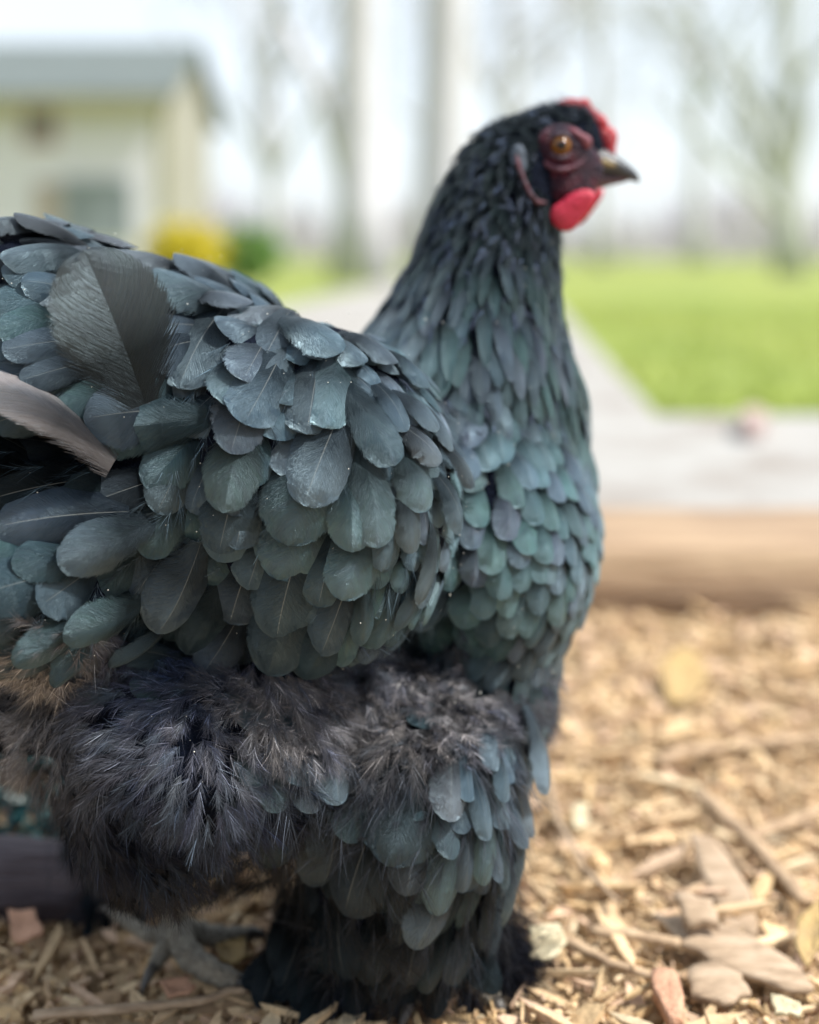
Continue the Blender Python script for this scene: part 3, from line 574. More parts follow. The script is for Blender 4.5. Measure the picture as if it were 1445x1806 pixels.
Vd = tufts('', choose(hed, 900, 5), 12, 30, .5, 51, lambda k, r: np.array([.022, .032, .055]) * r.uniform(.6, 1.6, (len(k), 1)), wid=.0002, lift=.12, droop=.05)
o = mesh_obj('neck_barbs', Vd[0], Vd[1], M_S, HEN, True, Vd[2]); o['kind'] = 'stuff'

# ---- head
M_FACE = simple('dusky red face skin', (.09, .02, .04), .55, [(.35, (.010, .008, .022)), (.52, (.035, .009, .022)), (.72, (.13, .012, .028))], 90, .6, 500, sss=.03, spec=.25)
M_RED = simple('red comb skin', (.42, .010, .026), .42, (.28, .006, .016), 160, .35, 600, sss=.15)
M_WAT = simple('pink red wattle skin', (.50, .018, .06), .45, (.34, .010, .035), 120, .25, 500, sss=.2)
M_LOBE = simple('bluish ear skin', (.06, .085, .12), .7, (.03, .045, .07), 150, .4, 500)
M_EAR = simple('pink ear lobe skin', (.12, .03, .045), .65, (.035, .035, .055), 150, .4, 500)
M_BEAK = simple('dark horn', (.045, .055, .065), .33, (.02, .025, .035), 90, .2, 300)
M_BEAKY = simple('yellowish horn', (.42, .33, .12), .4, (.16, .12, .07), 140, .2, 300)
YH = Ymid(1000) + .012
def blobs(name, prims, k, m, parent, h=.0006, pad=.004, f=None):
    lo = np.min([e[0] - e[1].max() for e in prims], 0) - pad; hi = np.max([e[0] + e[1].max() for e in prims], 0) + pad
    V_, Q_ = surface_nets(f or (lambda P: union(P, prims, k)), lo, hi, h); return mesh_obj(name, V_, Q_, m, parent)
def B(x, y, Y, rx, ry, rz, ang=0): s = Y / F; return (px(x, y, Y), np.array([rx * s, rz, ry * s]), R(ang))
HP = hit([(1003, 290), (990, 258), (1040, 250), (915, 275), (930, 330), (955, 357), (985, 315), (1040, 290)])[0]
fY = HP[0][1]
facep = [B(1003, 295, fY + .004, 62, 52, .0072, 12), B(990, 258, HP[1][1] + .003, 48, 40, .0062), B(1030, 298, HP[7][1] + .003, 30, 32, .006, 20), B(1000, 335, fY + .004, 50, 34, .007, 10)]
def f_face(P):
    d = union(P, facep, .004); return np.maximum(d, -sd_ell(P, B(990, 257, HP[1][1] - .006, 24, 22, .006)) - .0)
blobs('face', facep, .004, M_FACE, HEN, .0007, f=f_face)
lids = MB(); 
def ring(cx, cy, rx, ry, r, Y, m, name, a0=0, a1=360, n=40):
    b = MB(); pts = [px(cx + rx * math.cos(R(a0 + (a1 - a0) * i / n)), cy + ry * math.sin(R(a0 + (a1 - a0) * i / n)), Y + .0025 * abs(math.cos(R(a0 + (a1 - a0) * i / n)))**2) for i in range(n + 1)]
    b.tube(pts, r, 8); b.build(name, m, HEN, True)
eY = HP[1][1] - .0022
M_LID = simple('dark eyelid skin', (.06, .035, .06), .45, (.03, .02, .04), 200, .3, 600)
ring(990, 257, 23, 21, .0010, eY - .0006, M_LID, 'eyelid')
ring(992, 262, 42, 37, .0013, eY + .0006, simple('reddish eye ring skin', (.14, .035, .06), .5, (.05, .025, .05), 200, .3, 600), 'eye_ring', 20, 235)
blobs('brow', [B(1018, 238, eY + .0030, 20, 8, .0035, 35), B(1034, 252, eY + .0036, 10, 13, .0035)], .003, simple('brow skin', (.20, .035, .055), .5, (.09, .03, .05), 200, .3, 600), HEN, .0005)
eye = blobs('eye', [B(990, 257, eY + .0025, 19.5, 19.5, .0050)], .001, simple('amber iris', (.20, .085, .012), .06, (.12, .045, .006), 400), HEN, .0004)
blobs('pupil', [B(991, 256, eY - .0016, 9, 9, .0013)], .001, simple('pupil black', (.004, .004, .006), .04), eye, .0002)
blobs('ear_tuft', [B(913, 275, HP[3][1] + .001, 14, 22, .0030, 8), B(920, 300, HP[3][1] + .001, 10, 16, .0026, 10)], .003, M_LOBE, HEN, .0006)
LP = hit([(908, 262), (914, 290), (924, 318), (934, 340), (946, 356), (962, 358)])[0]
b = MB(); b.tube([p - np.array([0, .0008, 0]) for p in LP], [.0013, .0015, .0012, .0011, .0016, .0009], 10, flat=.8); b.build('earlobe', M_EAR, HEN, True)
cmb = [(995,186,18,13),(1012,184,18,15),(1030,194,18,19),(1045,208,18,20),(1058,224,19,21),(1069,240,19,22),(1076,256,14,20),(1074,272,14,14),(1034,180,9,9),(1062,212,10,11),(1082,238,9,13)]
blobs('comb', [B(x - 2, y + 2, YH + .007, a * .88, b_ * .88, .0032 + .001 * (i % 3 == 0)) for i, (x, y, a, b_) in enumerate(cmb)], .003, M_RED, HEN, .0007)
wat = [(1040, 346, 16, 11, -35), (1028, 356, 21, 17, -40), (1014, 368, 25, 22, -42), (1003, 382, 21, 22, -35), (992, 375, 12, 14, -30), (1022, 350, 20, 10, -30)]
wY = hit([(985, 390), (1000, 372)])[0][:, 1].min() - .0035
blobs('wattle', [B(x - 6, y + 3, wY + .0006 * math.sin(x), a * 1.08, b_ * 1.08, .0016, g) for x, y, a, b_, g in wat], .003, M_WAT, HEN, .0007)
blobs('wattle', [B(x + 12, y - 4, YH + .009, a * .9, b_ * .9, .0024, g) for x, y, a, b_, g in wat], .003, M_WAT, HEN, .0007)
b = MB(); bk = [(1020, 286, 27), (1045, 285, 29), (1068, 288, 24), (1088, 295, 18), (1105, 303, 13.5), (1119, 312, 9), (1127, 320, 3)]
b.tube([px(x, y, YH - .004) for x, y, _ in bk], [r_ * YH / F for *_, r_ in bk], 20, flat=.95); beak = b.build('upper_beak', M_BEAK, HEN, True)
b = MB(); b.tube([px(x, y, YH - dy) for x, y, dy in ((1048, 284, .0108), (1064, 286, .0098), (1080, 291, .0082), (1096, 298, .0064))], [.0012, .0022, .0020, .0010], 10, flat=.8); b.build('nostril_ridge', M_BEAKY, beak, True)
b = MB(); bk = [(1030, 318, 24), (1055, 315, 18), (1078, 313, 12), (1098, 312, 8), (1110, 312, 3.5)]
b.tube([px(x, y + 4, YH - .004) for x, y, _ in bk], [r_ * YH / F for *_, r_ in bk], 16, flat=.8); b.build('lower_beak', simple('dusky lower beak', (.10, .05, .06), .45, (.05, .035, .05), 120), HEN, True)

# ---- feet
M_SCALE = simple('scaly grey leg skin', (.46, .42, .34), .6, (.20, .18, .15), 260, .9, 420)
M_CLAW = simple('dark claw horn', (.10, .09, .08), .35, (.05, .045, .04), 200)
def toe(pts, rads, parent, claw=None):
    b = MB(); P_ = [Vector(p) for p in pts]
    # smooth the path
    Q_ = []; RR = []
    for i in range(len(P_) - 1):
        for t_ in (0, .25, .5, .75):
            a0 = P_[max(i-1, 0)]; a1 = P_[i]; a2 = P_[i+1]; a3 = P_[min(i+2, len(P_)-1)]
            Q_.append(.5 * ((2*a1) + (a2-a0)*t_ + (2*a0-5*a1+4*a2-a3)*t_*t_ + (3*a1-a0-3*a2+a3)*t_**3)); RR.append((rads[i]*(1-t_) + rads[i+1]*t_) * (1 + .10 * math.sin(len(Q_) * 2.4)))
    Q_.append(P_[-1]); RR.append(rads[-1]); b.tube(Q_, RR, 12); o = b.build('toe', M_SCALE, parent, True)
    if claw:
        b = MB(); e = P_[-1]; d_ = (P_[-1] - P_[-2]).normalized()
        b.tube([e - d_*.002, e + d_*.004 + Vector((0, 0, .001)), e + d_*.009, e + d_*.013 + Vector((0, 0, -.003))], [rads[-1]*.95, rads[-1]*.8, rads[-1]*.5, .0003], 8); b.build('claw', M_CLAW, o, True)
    return o
def foot(base, shank_top, toes, rad):
    b = MB(); b.tube([shank_top, (shank_top*.5 + base*.5) + np.array([.002, 0, 0]), base + np.array([0, 0, .006]), base], [rad * 1.05, rad * .92, rad, rad * .8], 14); s = b.build('shank', M_SCALE, HEN, True)
    for pts, rr in toes: toe(pts, rr, s, True)
    return s
def gpz(x, y, z): Y = (CAMH - z) * F / (y - HY); return px(x, y, Y)
g0 = gpz(308, 1632, .018)
foot(g0, px(292, 1480, .595), [
    ([g0, gpz(330, 1680, .016), gpz(372, 1712, .015), gpz(418, 1732, .012)], [.0070, .0060, .0052, .0042]),
    ([g0, gpz(345, 1645, .016), gpz(390, 1652, .015), gpz(432, 1650, .013)], [.0066, .0054, .0048, .0040]),
    ([g0, gpz(290, 1672, .015), gpz(272, 1705, .011)], [.0058, .0046, .0032]),
    ([g0, gpz(270, 1650, .016), gpz(225, 1625, .015), gpz(200, 1612, .015)], [.0050, .0034, .0028, .0022])], .0074)
g1 = px(760, 1700, .560)
foot(g1, px(730, 1600, .56), [
    ([g1, px(815, 1700, .553), px(850, 1735, .545), px(870, 1765, .540)], [.0075, .0070, .0062, .0045]),
    ([g1, px(830, 1690, .575), px(885, 1715, .585), px(915, 1735, .590)], [.0070, .0060, .0052, .004]),
    ([g1, px(735, 1745, .540), px(725, 1768, .535)], [.0070, .0058, .004]),
    ([g1, px(700, 1720, .572), px(650, 1730, .580)], [.0065, .005, .0036])], .0085)
# feathering of the feet
def spray(name, pts, n, Lr, seed, col, wid=.0004, droop=.3):
    r = np.random.default_rng(seed); P = []; D = []; LL = []
    for (x, y, Y, dx, dy_, dz, sp, cnt) in pts:
        Y = max(Y, .556)
        c = px(x, y, Y); q = c + r.normal(0, sp, (cnt, 3)); q[:, 2] = np.maximum(q[:, 2], .003); P.append(q)
        dd = np.array([dx, dy_, dz]) + r.normal(0, .38, (cnt, 3)); D.append(dd / np.linalg.norm(dd, axis=1, keepdims=True)); LL.append(r.uniform(.5, 1, cnt) * Lr * (.85 if x > 780 else 1))
    P = np.concatenate(P); D = np.concatenate(D); LL = np.concatenate(LL)
    cc = np.array(col) * r.uniform(.4, 1.6, (len(P), 1))
    Vd = strands(P, D, LL, np.full(len(P), wid), seed, cc, droop, curl=.6)
    Vd[0][:, 2] = np.maximum(Vd[0][:, 2], .0015)
    o = mesh_obj(name, Vd[0], Vd[1], M_S, HEN, True, Vd[2]); o['kind'] = 'stuff'
spray('foot_feathers', [(840, 1660, .560, .8, -.1, .1, .007, 1300), (850, 1700, .557, .7, -.4, .2, .008, 1500), (880, 1730, .557, .6, -.5, .1, .007, 1200), (895, 1695, .575, .9, 0, .1, .007, 800), (760, 1690, .535, .1, -.5, -.8, .008, 700), (620, 1680, .53, -.3, -.3, -.9, .012, 1800), (560, 1690, .545, -.5, -.2, -.7, .008, 900), (690, 1650, .52, .0, -.3, -1, .012, 1600), (790, 1640, .545, .3, -.3, -.8, .008, 700)], 1, .022, 61, (.006, .008, .016))
spray('shank_feathers', [(190, 1480, .63, -.1, -.2, -1, .009, 1100), (225, 1520, .63, .0, -.1, -1, .008, 900), (165, 1560, .62, -.1, -.4, -1, .005, 400), (215, 1570, .64, -.1, -.2, -1, .008, 700)], 1, .020, 62, (.016, .022, .036))
# vanes on the feet and shanks
r = np.random.default_rng(77)
FV = [(800,1640,.530,.5,-.3,-.6),(780,1620,.52,.3,-.3,-1),(740,1600,.512,.1,-.3,-1),(660,1610,.508,-.1,-.3,-1),(580,1600,.515,-.2,-.3,-1),(510,1600,.53,-.2,-.2,-1),(500,1650,.54,-.3,-.2,-1),(700,1600,.508,0,-.3,-1),(620,1660,.515,-.2,-.3,-1),(560,1650,.52,-.3,-.3,-1),(760,1660,.52,.1,-.3,-1),(820,1600,.53,.2,-.2,-1),(560,1690,.535,-.7,-.3,-.5),(520,1680,.545,-.8,-.2,-.4),(600,1710,.53,-.4,-.5,-.5),(170,1480,.612,.15,-.2,-1),(155,1500,.615,.0,-.2,-1),(200,1530,.608,.2,-.2,-1),(225,1500,.60,.25,-.3,-1),(165,1590,.61,-.1,-.4,-1),(185,1600,.61,.2,-.4,-1),(250,1540,.6,.1,-.3,-1),(680,1650,.515,-.4,-.2,-1),(730,1680,.52,-.2,-.3,-1),(600,1640,.51,-.3,-.2,-1),(540,1620,.52,-.4,-.2,-1)]
P = np.array([px(a, b_, max(c_, .538)) for a, b_, c_, *_ in FV]); D = np.array([f_[3:] for f_ in FV], float); D /= np.linalg.norm(D, axis=1, keepdims=True)
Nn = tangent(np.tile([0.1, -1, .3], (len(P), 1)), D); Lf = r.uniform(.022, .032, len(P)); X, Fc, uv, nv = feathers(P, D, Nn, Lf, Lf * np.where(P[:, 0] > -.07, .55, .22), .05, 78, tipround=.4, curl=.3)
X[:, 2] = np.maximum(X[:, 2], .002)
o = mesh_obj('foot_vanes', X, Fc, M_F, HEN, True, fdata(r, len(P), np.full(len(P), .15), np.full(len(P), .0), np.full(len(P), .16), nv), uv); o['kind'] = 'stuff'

# specks of dust and water on the plumage
r = np.random.default_rng(5); m_ = (~face) & near & (cx_ > 0) & (cx_ < 1000) & (cy_ > 420) & (cy_ < 1400); k = choose(m_, 380, 9)
ic = np.array([(0,0,1),(.9,0,-.3),(-.45,.8,-.3),(-.45,-.8,-.3)]); ti = np.array([(0,1,2),(0,2,3),(0,3,1),(1,3,2)])
oc = np.array([(1,0,0),(-1,0,0),(0,1,0),(0,-1,0),(0,0,1),(0,0,-1)], float); of = np.array([(0,2,4),(2,1,4),(1,3,4),(3,0,4),(2,0,5),(1,2,5),(3,1,5),(0,3,5)])
rad = r.uniform(.0001, .00028, len(k)) * np.where(r.random(len(k)) < .06, 1.9, 1); ctr = CP[k] + CN[k] * r.uniform(.002, .0065, (len(k), 1))
X = (ctr[:, None, :] + oc[None] * rad[:, None, None] * r.uniform(.6, 1.5, (len(k), 1, 3))).reshape(-1, 3); Fc = (of[None] + (np.arange(len(k)) * 6)[:, None, None]).reshape(-1, 3)
o = mesh_obj('dust_specks', X, Fc, simple('pale dust', (.72, .74, .70), .5), HEN, True); o['kind'] = 'stuff'

# ------------------------------------------------------------------ ground
def struct(name, o): o.name = name; o['kind'] = 'structure'; return o
M_SOIL = simple('trodden mulch soil', (.40, .29, .17), .95, [(.25, (.28, .19, .115)), (.5, (.42, .30, .18)), (.75, (.54, .41, .26))], 26, 1.0, 120)
def grid(x0, x1, y0, y1, nx, ny, zf):
    xs = np.linspace(x0, x1, nx); ys = np.linspace(y0, y1, ny); X, Y = np.meshgrid(xs, ys, indexing='ij'); V_ = np.stack([X, Y, zf(X, Y)], -1).reshape(-1, 3)
    i = (np.arange(nx-1)[:, None] * ny + np.arange(ny-1)[None]).ravel(); return V_, np.stack([i, i + ny, i + ny + 1, i + 1], 1)
def soil_z(X, Y):
    return .004 * np.sin(31 * X + 5 * Y) * np.sin(23 * Y - 7 * X) + .003 * np.sin(71 * X + 1) * np.cos(67 * Y) - .004
V_, Q_ = grid(-1.6, 1.6, -.6, 1.14, 260, 150, soil_z); o = mesh_obj('mulch_ground', V_, Q_, M_SOIL); o['kind'] = 'structure'
EDGE_Y = 1.14; ZP = .048
M_LAWN = simple('spring lawn', (.35, .42, .07), .9, [(.3, (.15, .215, .038)), (.5, (.22, .27, .05)), (.7, (.28, .29, .07))], .9, .8, 40, 'Object')
V_, Q_ = grid(-150, 150, 1.36, 400, 60, 60, lambda X, Y: np.full_like(X, ZP - .008)); o = mesh_obj('lawn', V_, Q_, M_LAWN); o['kind'] = 'structure'
V_, Q_ = grid(-150, 150, -60, 1.36, 30, 20, lambda X, Y: np.full_like(X, -.03)); o = mesh_obj('yard_ground', V_, Q_, M_SOIL); o['kind'] = 'structure'
M_CONC = simple('pale weathered concrete', (.62, .61, .60), .85, [(.3, (.22, .19, .165)), (.5, (.32, .31, .295)), (.7, (.37, .37, .36))], 7, .4, 90)
b = MB(); b.box(-3.2, 3.2, EDGE_Y + .20, 2.2, -.05, ZP); o = b.build('concrete_apron', M_CONC); o['kind'] = 'structure'
b = MB(); 
def pathx(Y): return .44 + .0815 * (Y - 2.2)
b.add([(pathx(2.2) - 1.55, 2.2, ZP - .003), (pathx(2.2), 2.2, ZP - .003), (pathx(60), 60, ZP - .003), (pathx(60) - 1.55, 60, ZP - .003)], [(0, 1, 2, 3)]); o = b.build('concrete_path', M_CONC); o['kind'] = 'structure'
# timber edging
M_TIM = simple('weathered timber', (.44, .31, .20), .85, [(.25, (.16, .10, .065)), (.5, (.36, .25, .16)), (.75, (.52, .39, .25))], 10, .7, 60, 'Object', (.35, 3, 3))
def timber(name, x0, x1, y0, y1, z0, z1, label, seed):
    r = np.random.default_rng(seed); nx = 60; sec = [(y0, z0), (y0, z1 - .006), (y0 + .006, z1), (y1 - .006, z1), (y1, z1 - .006), (y1, z0)]
    v = []; f = []
    for i in range(nx):
        x = x0 + (x1 - x0) * i / (nx - 1)
        for (yy, zz) in sec: v.append((x, yy + r.normal(0, .0015), zz + r.normal(0, .0012)))
    for i in range(nx - 1):
        for j in range(6): f.append((i*6+j, i*6+(j+1) % 6, (i+1)*6+(j+1) % 6, (i+1)*6+j))
    f.append(tuple(range(6))[::-1]); f.append(tuple((nx-1)*6+j for j in range(6)))
    o = mesh_obj(name, v, f, M_TIM, loc=((x0+x1)/2, (y0+y1)/2, 0)); tag(o, label, 'edging'); return o
timber('timber_edging', -.2, 2.6, EDGE_Y, EDGE_Y + .196, -.05, .060, 'long low brown timber edging between the wood chips and the pale concrete', 3)
timber('timber_edging', -3.0, -.206, EDGE_Y + .004, EDGE_Y + .19, -.05, .056, 'timber edging length hidden mostly behind the hen, left of the long one', 4)

# wood chips
M_CHIP = datamat('wood chips', .85, .4, 260, .5)
PAL = np.array([(.50, .36, .20), (.55, .40, .24), (.50, .36, .26), (.56, .43, .27), (.46, .33, .19), (.50, .35, .18), (.60, .50, .34), (.50, .37, .23), (.26, .17, .10), (.54, .38, .28)])
def chips(n, x0, x1, y0, y1, l0, l1, seed, tilt=.35, zs=.006, flat=.18, power=2.2, pal=PAL, slim=False):
    r = np.random.default_rng(seed); L = l0 + (l1 - l0) * r.random(n)**power; Wd = L * (r.uniform(.06, .28, n) if slim else r.uniform(.22, .8, n)); T = np.minimum(L * flat * r.uniform(.5, 1.3, n), .004) + .0004
    a = r.uniform(0, 6.283, n); P = np.stack([r.uniform(x0, x1, n), y0 + (y1 - y0) * r.random(n)**1.3, np.zeros(n)], 1)
    P[:, 2] = soil_z(P[:, 0], P[:, 1]) + r.uniform(0, zs, n) + T * .5
    m = 6; an = np.linspace(0, 2 * np.pi, m, endpoint=False)[None] + r.normal(0, .25, (n, m))
    ra = r.uniform(.7, 1.15, (n, m)); lx = np.cos(an) * ra * L[:, None] / 2; ly = np.sin(an) * ra * Wd[:, None] / 2
    cup = r.uniform(-.5, .5, n)[:, None] * (ly**2) / (Wd[:, None] + 1e-6)
    top = np.stack([lx, ly, cup + T[:, None] / 2 + r.normal(0, .0002, (n, m))], -1); bot = np.stack([lx * .92, ly * .92, cup - T[:, None] / 2], -1)
    V_ = np.concatenate([top, bot], 1)
    tx, ty = r.normal(0, tilt, n), r.normal(0, tilt, n)
    ca, sa = np.cos(a)[:, None], np.sin(a)[:, None]
    z = V_[..., 2] + V_[..., 0] * tx[:, None] + V_[..., 1] * ty[:, None]
    x = V_[..., 0] * ca - V_[..., 1] * sa; y = V_[..., 0] * sa + V_[..., 1] * ca
    V_ = np.stack([x, y, z], -1) + P[:, None, :]
    fc = []
    for j in range(m): fc.append((j + m, (j+1) % m + m, (j+1) % m, j))
    fc += [(0, 1, 2, 3), (0, 3, 4, 5), (9, 8, 7, 6), (11, 10, 9, 6)]
    fc = np.array(fc); Fc = (fc[None] + (np.arange(n) * 12)[:, None, None]).reshape(-1, 4)
    col = (pal[r.integers(0, len(pal), n)] * .72 + pal.mean(0) * .31) * r.uniform(.85, 1.35, (n, 1))
    return V_.reshape(-1, 3), Fc, np.repeat(np.clip(col, 0, .8), 12, 0)
A1 = chips(17000, -.75, .75, .47, 1.135, .003, .020, 1, power=1.7); A2 = chips(22000, -.42, .46, .50, .85, .0012, .006, 2, zs=.010, power=1.2); A3 = chips(4200, -.6, .75, .48, 1.13, .012, .05, 3, tilt=.14, zs=.013, flat=.06, slim=True)
o1 = len(A1[0]); o2 = o1 + len(A2[0])
o = mesh_obj('wood_chips', np.concatenate([A1[0], A2[0], A3[0]]), np.concatenate([A1[1], A2[1] + o1, A3[1] + o2]), M_CHIP, None, False, np.concatenate([A1[2], A2[2], A3[2]]), loc=(0, .8, 0))
tag(o, 'tan and brown wood chip mulch covering the ground', 'wood chips', kind='stuff')

# single pieces that stand out: bark slabs, sticks, leaves
def gp(x, y, z=.010):       # photo px on the ground plane at height z
    Y = (CAMH - z) * F / (y - HY); return px(x, y, Y)
M_BARK = simple('greyish bark', (.5, .40, .31), .9, [(.3, (.20, .14, .09)), (.5, (.38, .28, .19)), (.68, (.48, .37, .27))], 55, .3, 150, 'Object', (1, 4, 4))
M_STICK = simple('bare stick', (.50, .37, .24), .85, [(.3, (.24, .16, .10)), (.6, (.46, .33, .21)), (.8, (.58, .46, .31))], 70, .15, 300)
M_YEL = simple('ochre leaf', (.46, .32, .13), .7, (.36, .25, .12), 80, .4, 300); M_PALE = simple('pale dry leaf', (.66, .60, .42), .75, (.46, .38, .24), 80, .4, 300)
M_PEACH = simple('peach coloured leaf', (.60, .34, .22), .75, (.40, .22, .14), 80, .4, 300)
def slab(name, outline, z, th, m, label, cat, seed, tilt=(0, 0), grp=None, cup=0.0):
    r = np.random.default_rng(seed); P = np.array([gp(x, y, z) for x, y in outline]); c = P.mean(0); n0 = len(P)
    S = []
    for i in range(n0):
        a_, b_ = P[i], P[(i+1) % n0]
        for t_ in (0, .33, .66): S.append(a_ * (1 - t_) + b_ * t_ + np.array([*r.normal(0, .0009, 2), 0]))
    S = np.array(S); k = len(S); rings = []
    for s_ in (1, .97, .66, .33):
        q = c + (S - c) * s_; q[:, 2] = z + (q[:, 0] - c[0]) * tilt[0] + (q[:, 1] - c[1]) * tilt[1] + cup * s_**2 + r.normal(0, th * .05, k) + (th if s_ < 1 else th * .55); rings.append(q)
    bt = S.copy(); bt[:, 2] = rings[0][:, 2] - th * .9; V_ = [*bt]; f = []
    for q in rings: V_ += [*q]
    for j in range(4):
        for i in range(k): f.append((j*k+i, j*k+(i+1) % k, (j+1)*k+(i+1) % k, (j+1)*k+i))
    V_.append(np.array([c[0], c[1], z + th])); 
    for i in range(k): f.append((4*k+i, 4*k+(i+1) % k, len(V_)-1))
    f.append(tuple(range(k))[::-1]); o = mesh_obj(name, V_, f, m, loc=(c[0], c[1], z)); tag(o, label, cat, grp); return o
slab('bark_piece', [(1215,1500),(1262,1512),(1330,1580),(1338,1628),(1290,1622),(1240,1560)], .012, .0022, M_BARK, 'upright-looking tan bark piece in the middle right of the chips', 'bark piece', 1, (.1, .25), 'bark pieces')
slab('bark_piece', [(1150,1625),(1215,1632),(1300,1650),(1395,1695),(1440,1738),(1370,1736),(1290,1712),(1205,1672)], .010, .0022, M_BARK, 'largest greyish bark piece, lying at the lower right', 'bark piece', 2, (0, .1), 'bark pieces')
slab('bark_piece', [(1205,1712),(1250,1705),(1310,1728),(1322,1758),(1280,1775),(1222,1760)], .009, .0025, M_BARK, 'rough light bark piece just below the largest bark piece', 'bark piece', 3, (.05, .05), 'bark pieces')
slab('bark_piece', [(1190,1595),(1260,1603),(1268,1628),(1215,1630)], .020, .003, M_BARK, 'small grey bark flake casting a dark shadow, above the largest bark piece', 'bark piece', 4, (0, .35), 'bark pieces')
slab('bark_piece', [(1150,1725),(1190,1730),(1212,1790),(1185,1806),(1160,1770)], .012, .004, M_PEACH, 'narrow pinkish bark piece at the bottom edge right of the foot', 'bark piece', 5, (.1, .1), 'bark pieces')
slab('dry_leaf', [(930,1652),(985,1650),(1003,1672),(975,1695),(938,1690)], .012, .0012, M_PALE, 'pale cream leaf right of the feathered foot', 'leaf', 6, (0, .2), 'fallen leaves', .002)
slab('dry_leaf', [(1405,1635),(1445,1615),(1460,1660),(1430,1695),(1410,1680)], .014, .0012, M_YEL, 'ochre leaf at the right edge of the photo', 'leaf', 7, (.1, .2), 'fallen leaves', .002)
slab('dry_leaf', [(1165,1185),(1215,1172),(1250,1195),(1225,1222),(1175,1218)], .012, .0012, M_YEL, 'small ochre-yellow leaf far out near the timber edging', 'leaf', 8, (0, .4), 'fallen leaves', .002)
slab('dry_leaf', [(285,1745),(330,1735),(345,1755),(300,1768)], .012, .0012, M_PEACH, 'orange-pink leaf below the bare toes', 'leaf', 9, (0, .2), 'fallen leaves', .002)
slab('dry_leaf', [(385,1685),(430,1678),(440,1700),(395,1706)], .014, .0012, M_YEL, 'curled tan leaf between the two feet', 'leaf', 10, (0, .3), 'fallen leaves', .004)
slab('dry_leaf', [(12,1625),(60,1622),(75,1650),(30,1662)], .014, .0012, M_PEACH, 'peach leaf at the left edge in front of the log', 'leaf', 11, (0, .3), 'fallen leaves', .002)
slab('dry_leaf', [(1360,1770),(1412,1775),(1418,1795),(1368,1792)], .014, .0012, M_PALE, 'narrow whitish leaf at the bottom right', 'leaf', 12, (0, .3), 'fallen leaves', .001)
slab('dry_leaf', [(1005,1430),(1035,1432),(1038,1455),(1008,1455)], .014, .0012, M_PALE, 'tiny whitish leaf beside the thigh feathers', 'leaf', 13, (0, .3), 'fallen leaves', .001)
def stick(pts, r0, r1, label, m=M_STICK, z=.012, cat='stick'):
    P = [gp(x, y, z) for x, y in pts]; b = MB(); rr = [r0 + (r1 - r0) * i / (len(P) - 1) for i in range(len(P))]; c = P[0]
    QQ = []; RR = []
    for i in range(len(P) - 1):
        for t_ in np.linspace(0, 1, 6)[:-1]: QQ.append(P[i] * (1 - t_) + P[i+1] * t_ + rng.normal(0, r0 * .10, 3)); RR.append((rr[i] * (1 - t_) + rr[i+1] * t_) * rng.uniform(.88, 1.12))
    QQ.append(P[-1]); RR.append(rr[-1]); b.tube(QQ, RR, 8, flat=.7); o = b.build('stick', m, None, True, loc=tuple(c)); tag(o, label, cat, 'sticks on the wood chips')
stick([(1235,1400),(1300,1455),(1360,1520),(1420,1590)], .0050, .0040, 'long thick tan stick slanting down to the right')
stick([(1180,1590),(1240,1560),(1260,1475),(1330,1545)], .0022, .0016, 'thin bent stick crossing above the bark pieces')
stick([(900,1600),(980,1650),(1080,1700),(1160,1722)], .0030, .0022, 'slender stick slanting from the hen towards the pinkish bark piece')
stick([(1040,1640),(1120,1650),(1200,1662)], .0034, .0030, 'short level stick left of the largest bark piece')
stick([(965,1370),(985,1450),(1030,1530),(1090,1590)], .0022, .0014, 'dark curved twig beside the thigh feathers', M_BARK)
stick([(1160,1345),(1210,1325),(1330,1312),(1445,1300)], .0050, .0042, 'thick level stick half way up the mulch at the right')
stick([(1310,1480),(1380,1455),(1450,1430)], .0040, .0034, 'tan stick running off the right edge')
stick([(60,1790),(200,1780),(330,1768),(450,1740)], .0028, .0020, 'thin dark stick along the bottom left in front of the bare foot', M_BARK)
stick([(200,1612),(230,1635),(262,1660)], .0018, .0012, 'tiny pale straw near the bare foot', M_PALE and M_STICK)

# ------------------------------------------------------------------ things behind on the left
M_LOG = simple('dark wet log bark', (.085, .065, .075), .7, [(.3, (.025, .02, .035)), (.6, (.09, .07, .08)), (.8, (.17, .17, .18))], 28, 1.0, 70, 'Object', (.18, 2, 2))
b = MB(); P = []; RR = []
for i in range(40):
    t_ = i / 39; P.append((-.62 + .462 * t_, .626 + .004 * math.sin(9 * t_), .013 + .002 * math.sin(14 * t_))); RR.append(.020 * (1 + .08 * math.sin(23 * t_) + .05 * math.sin(51 * t_)))
b.tube(P, RR, 18); o = b.build('log', M_LOG, None, True, loc=P[0]); tag(o, 'dark weathered log lying behind the hen at the lower left', 'log')
M_STEP = simple('pinkish pale stone', (.62, .53, .48), .85, (.50, .42, .38), 9, .4, 80)
b = MB(); b.box(-1.1, -.17, .765, 1.06, -.03, .030); o = b.build('stone_step', M_STEP, loc=(-.6, .98, 0)); tag(o, 'pale pinkish stone step behind the tail at the left edge', 'step')
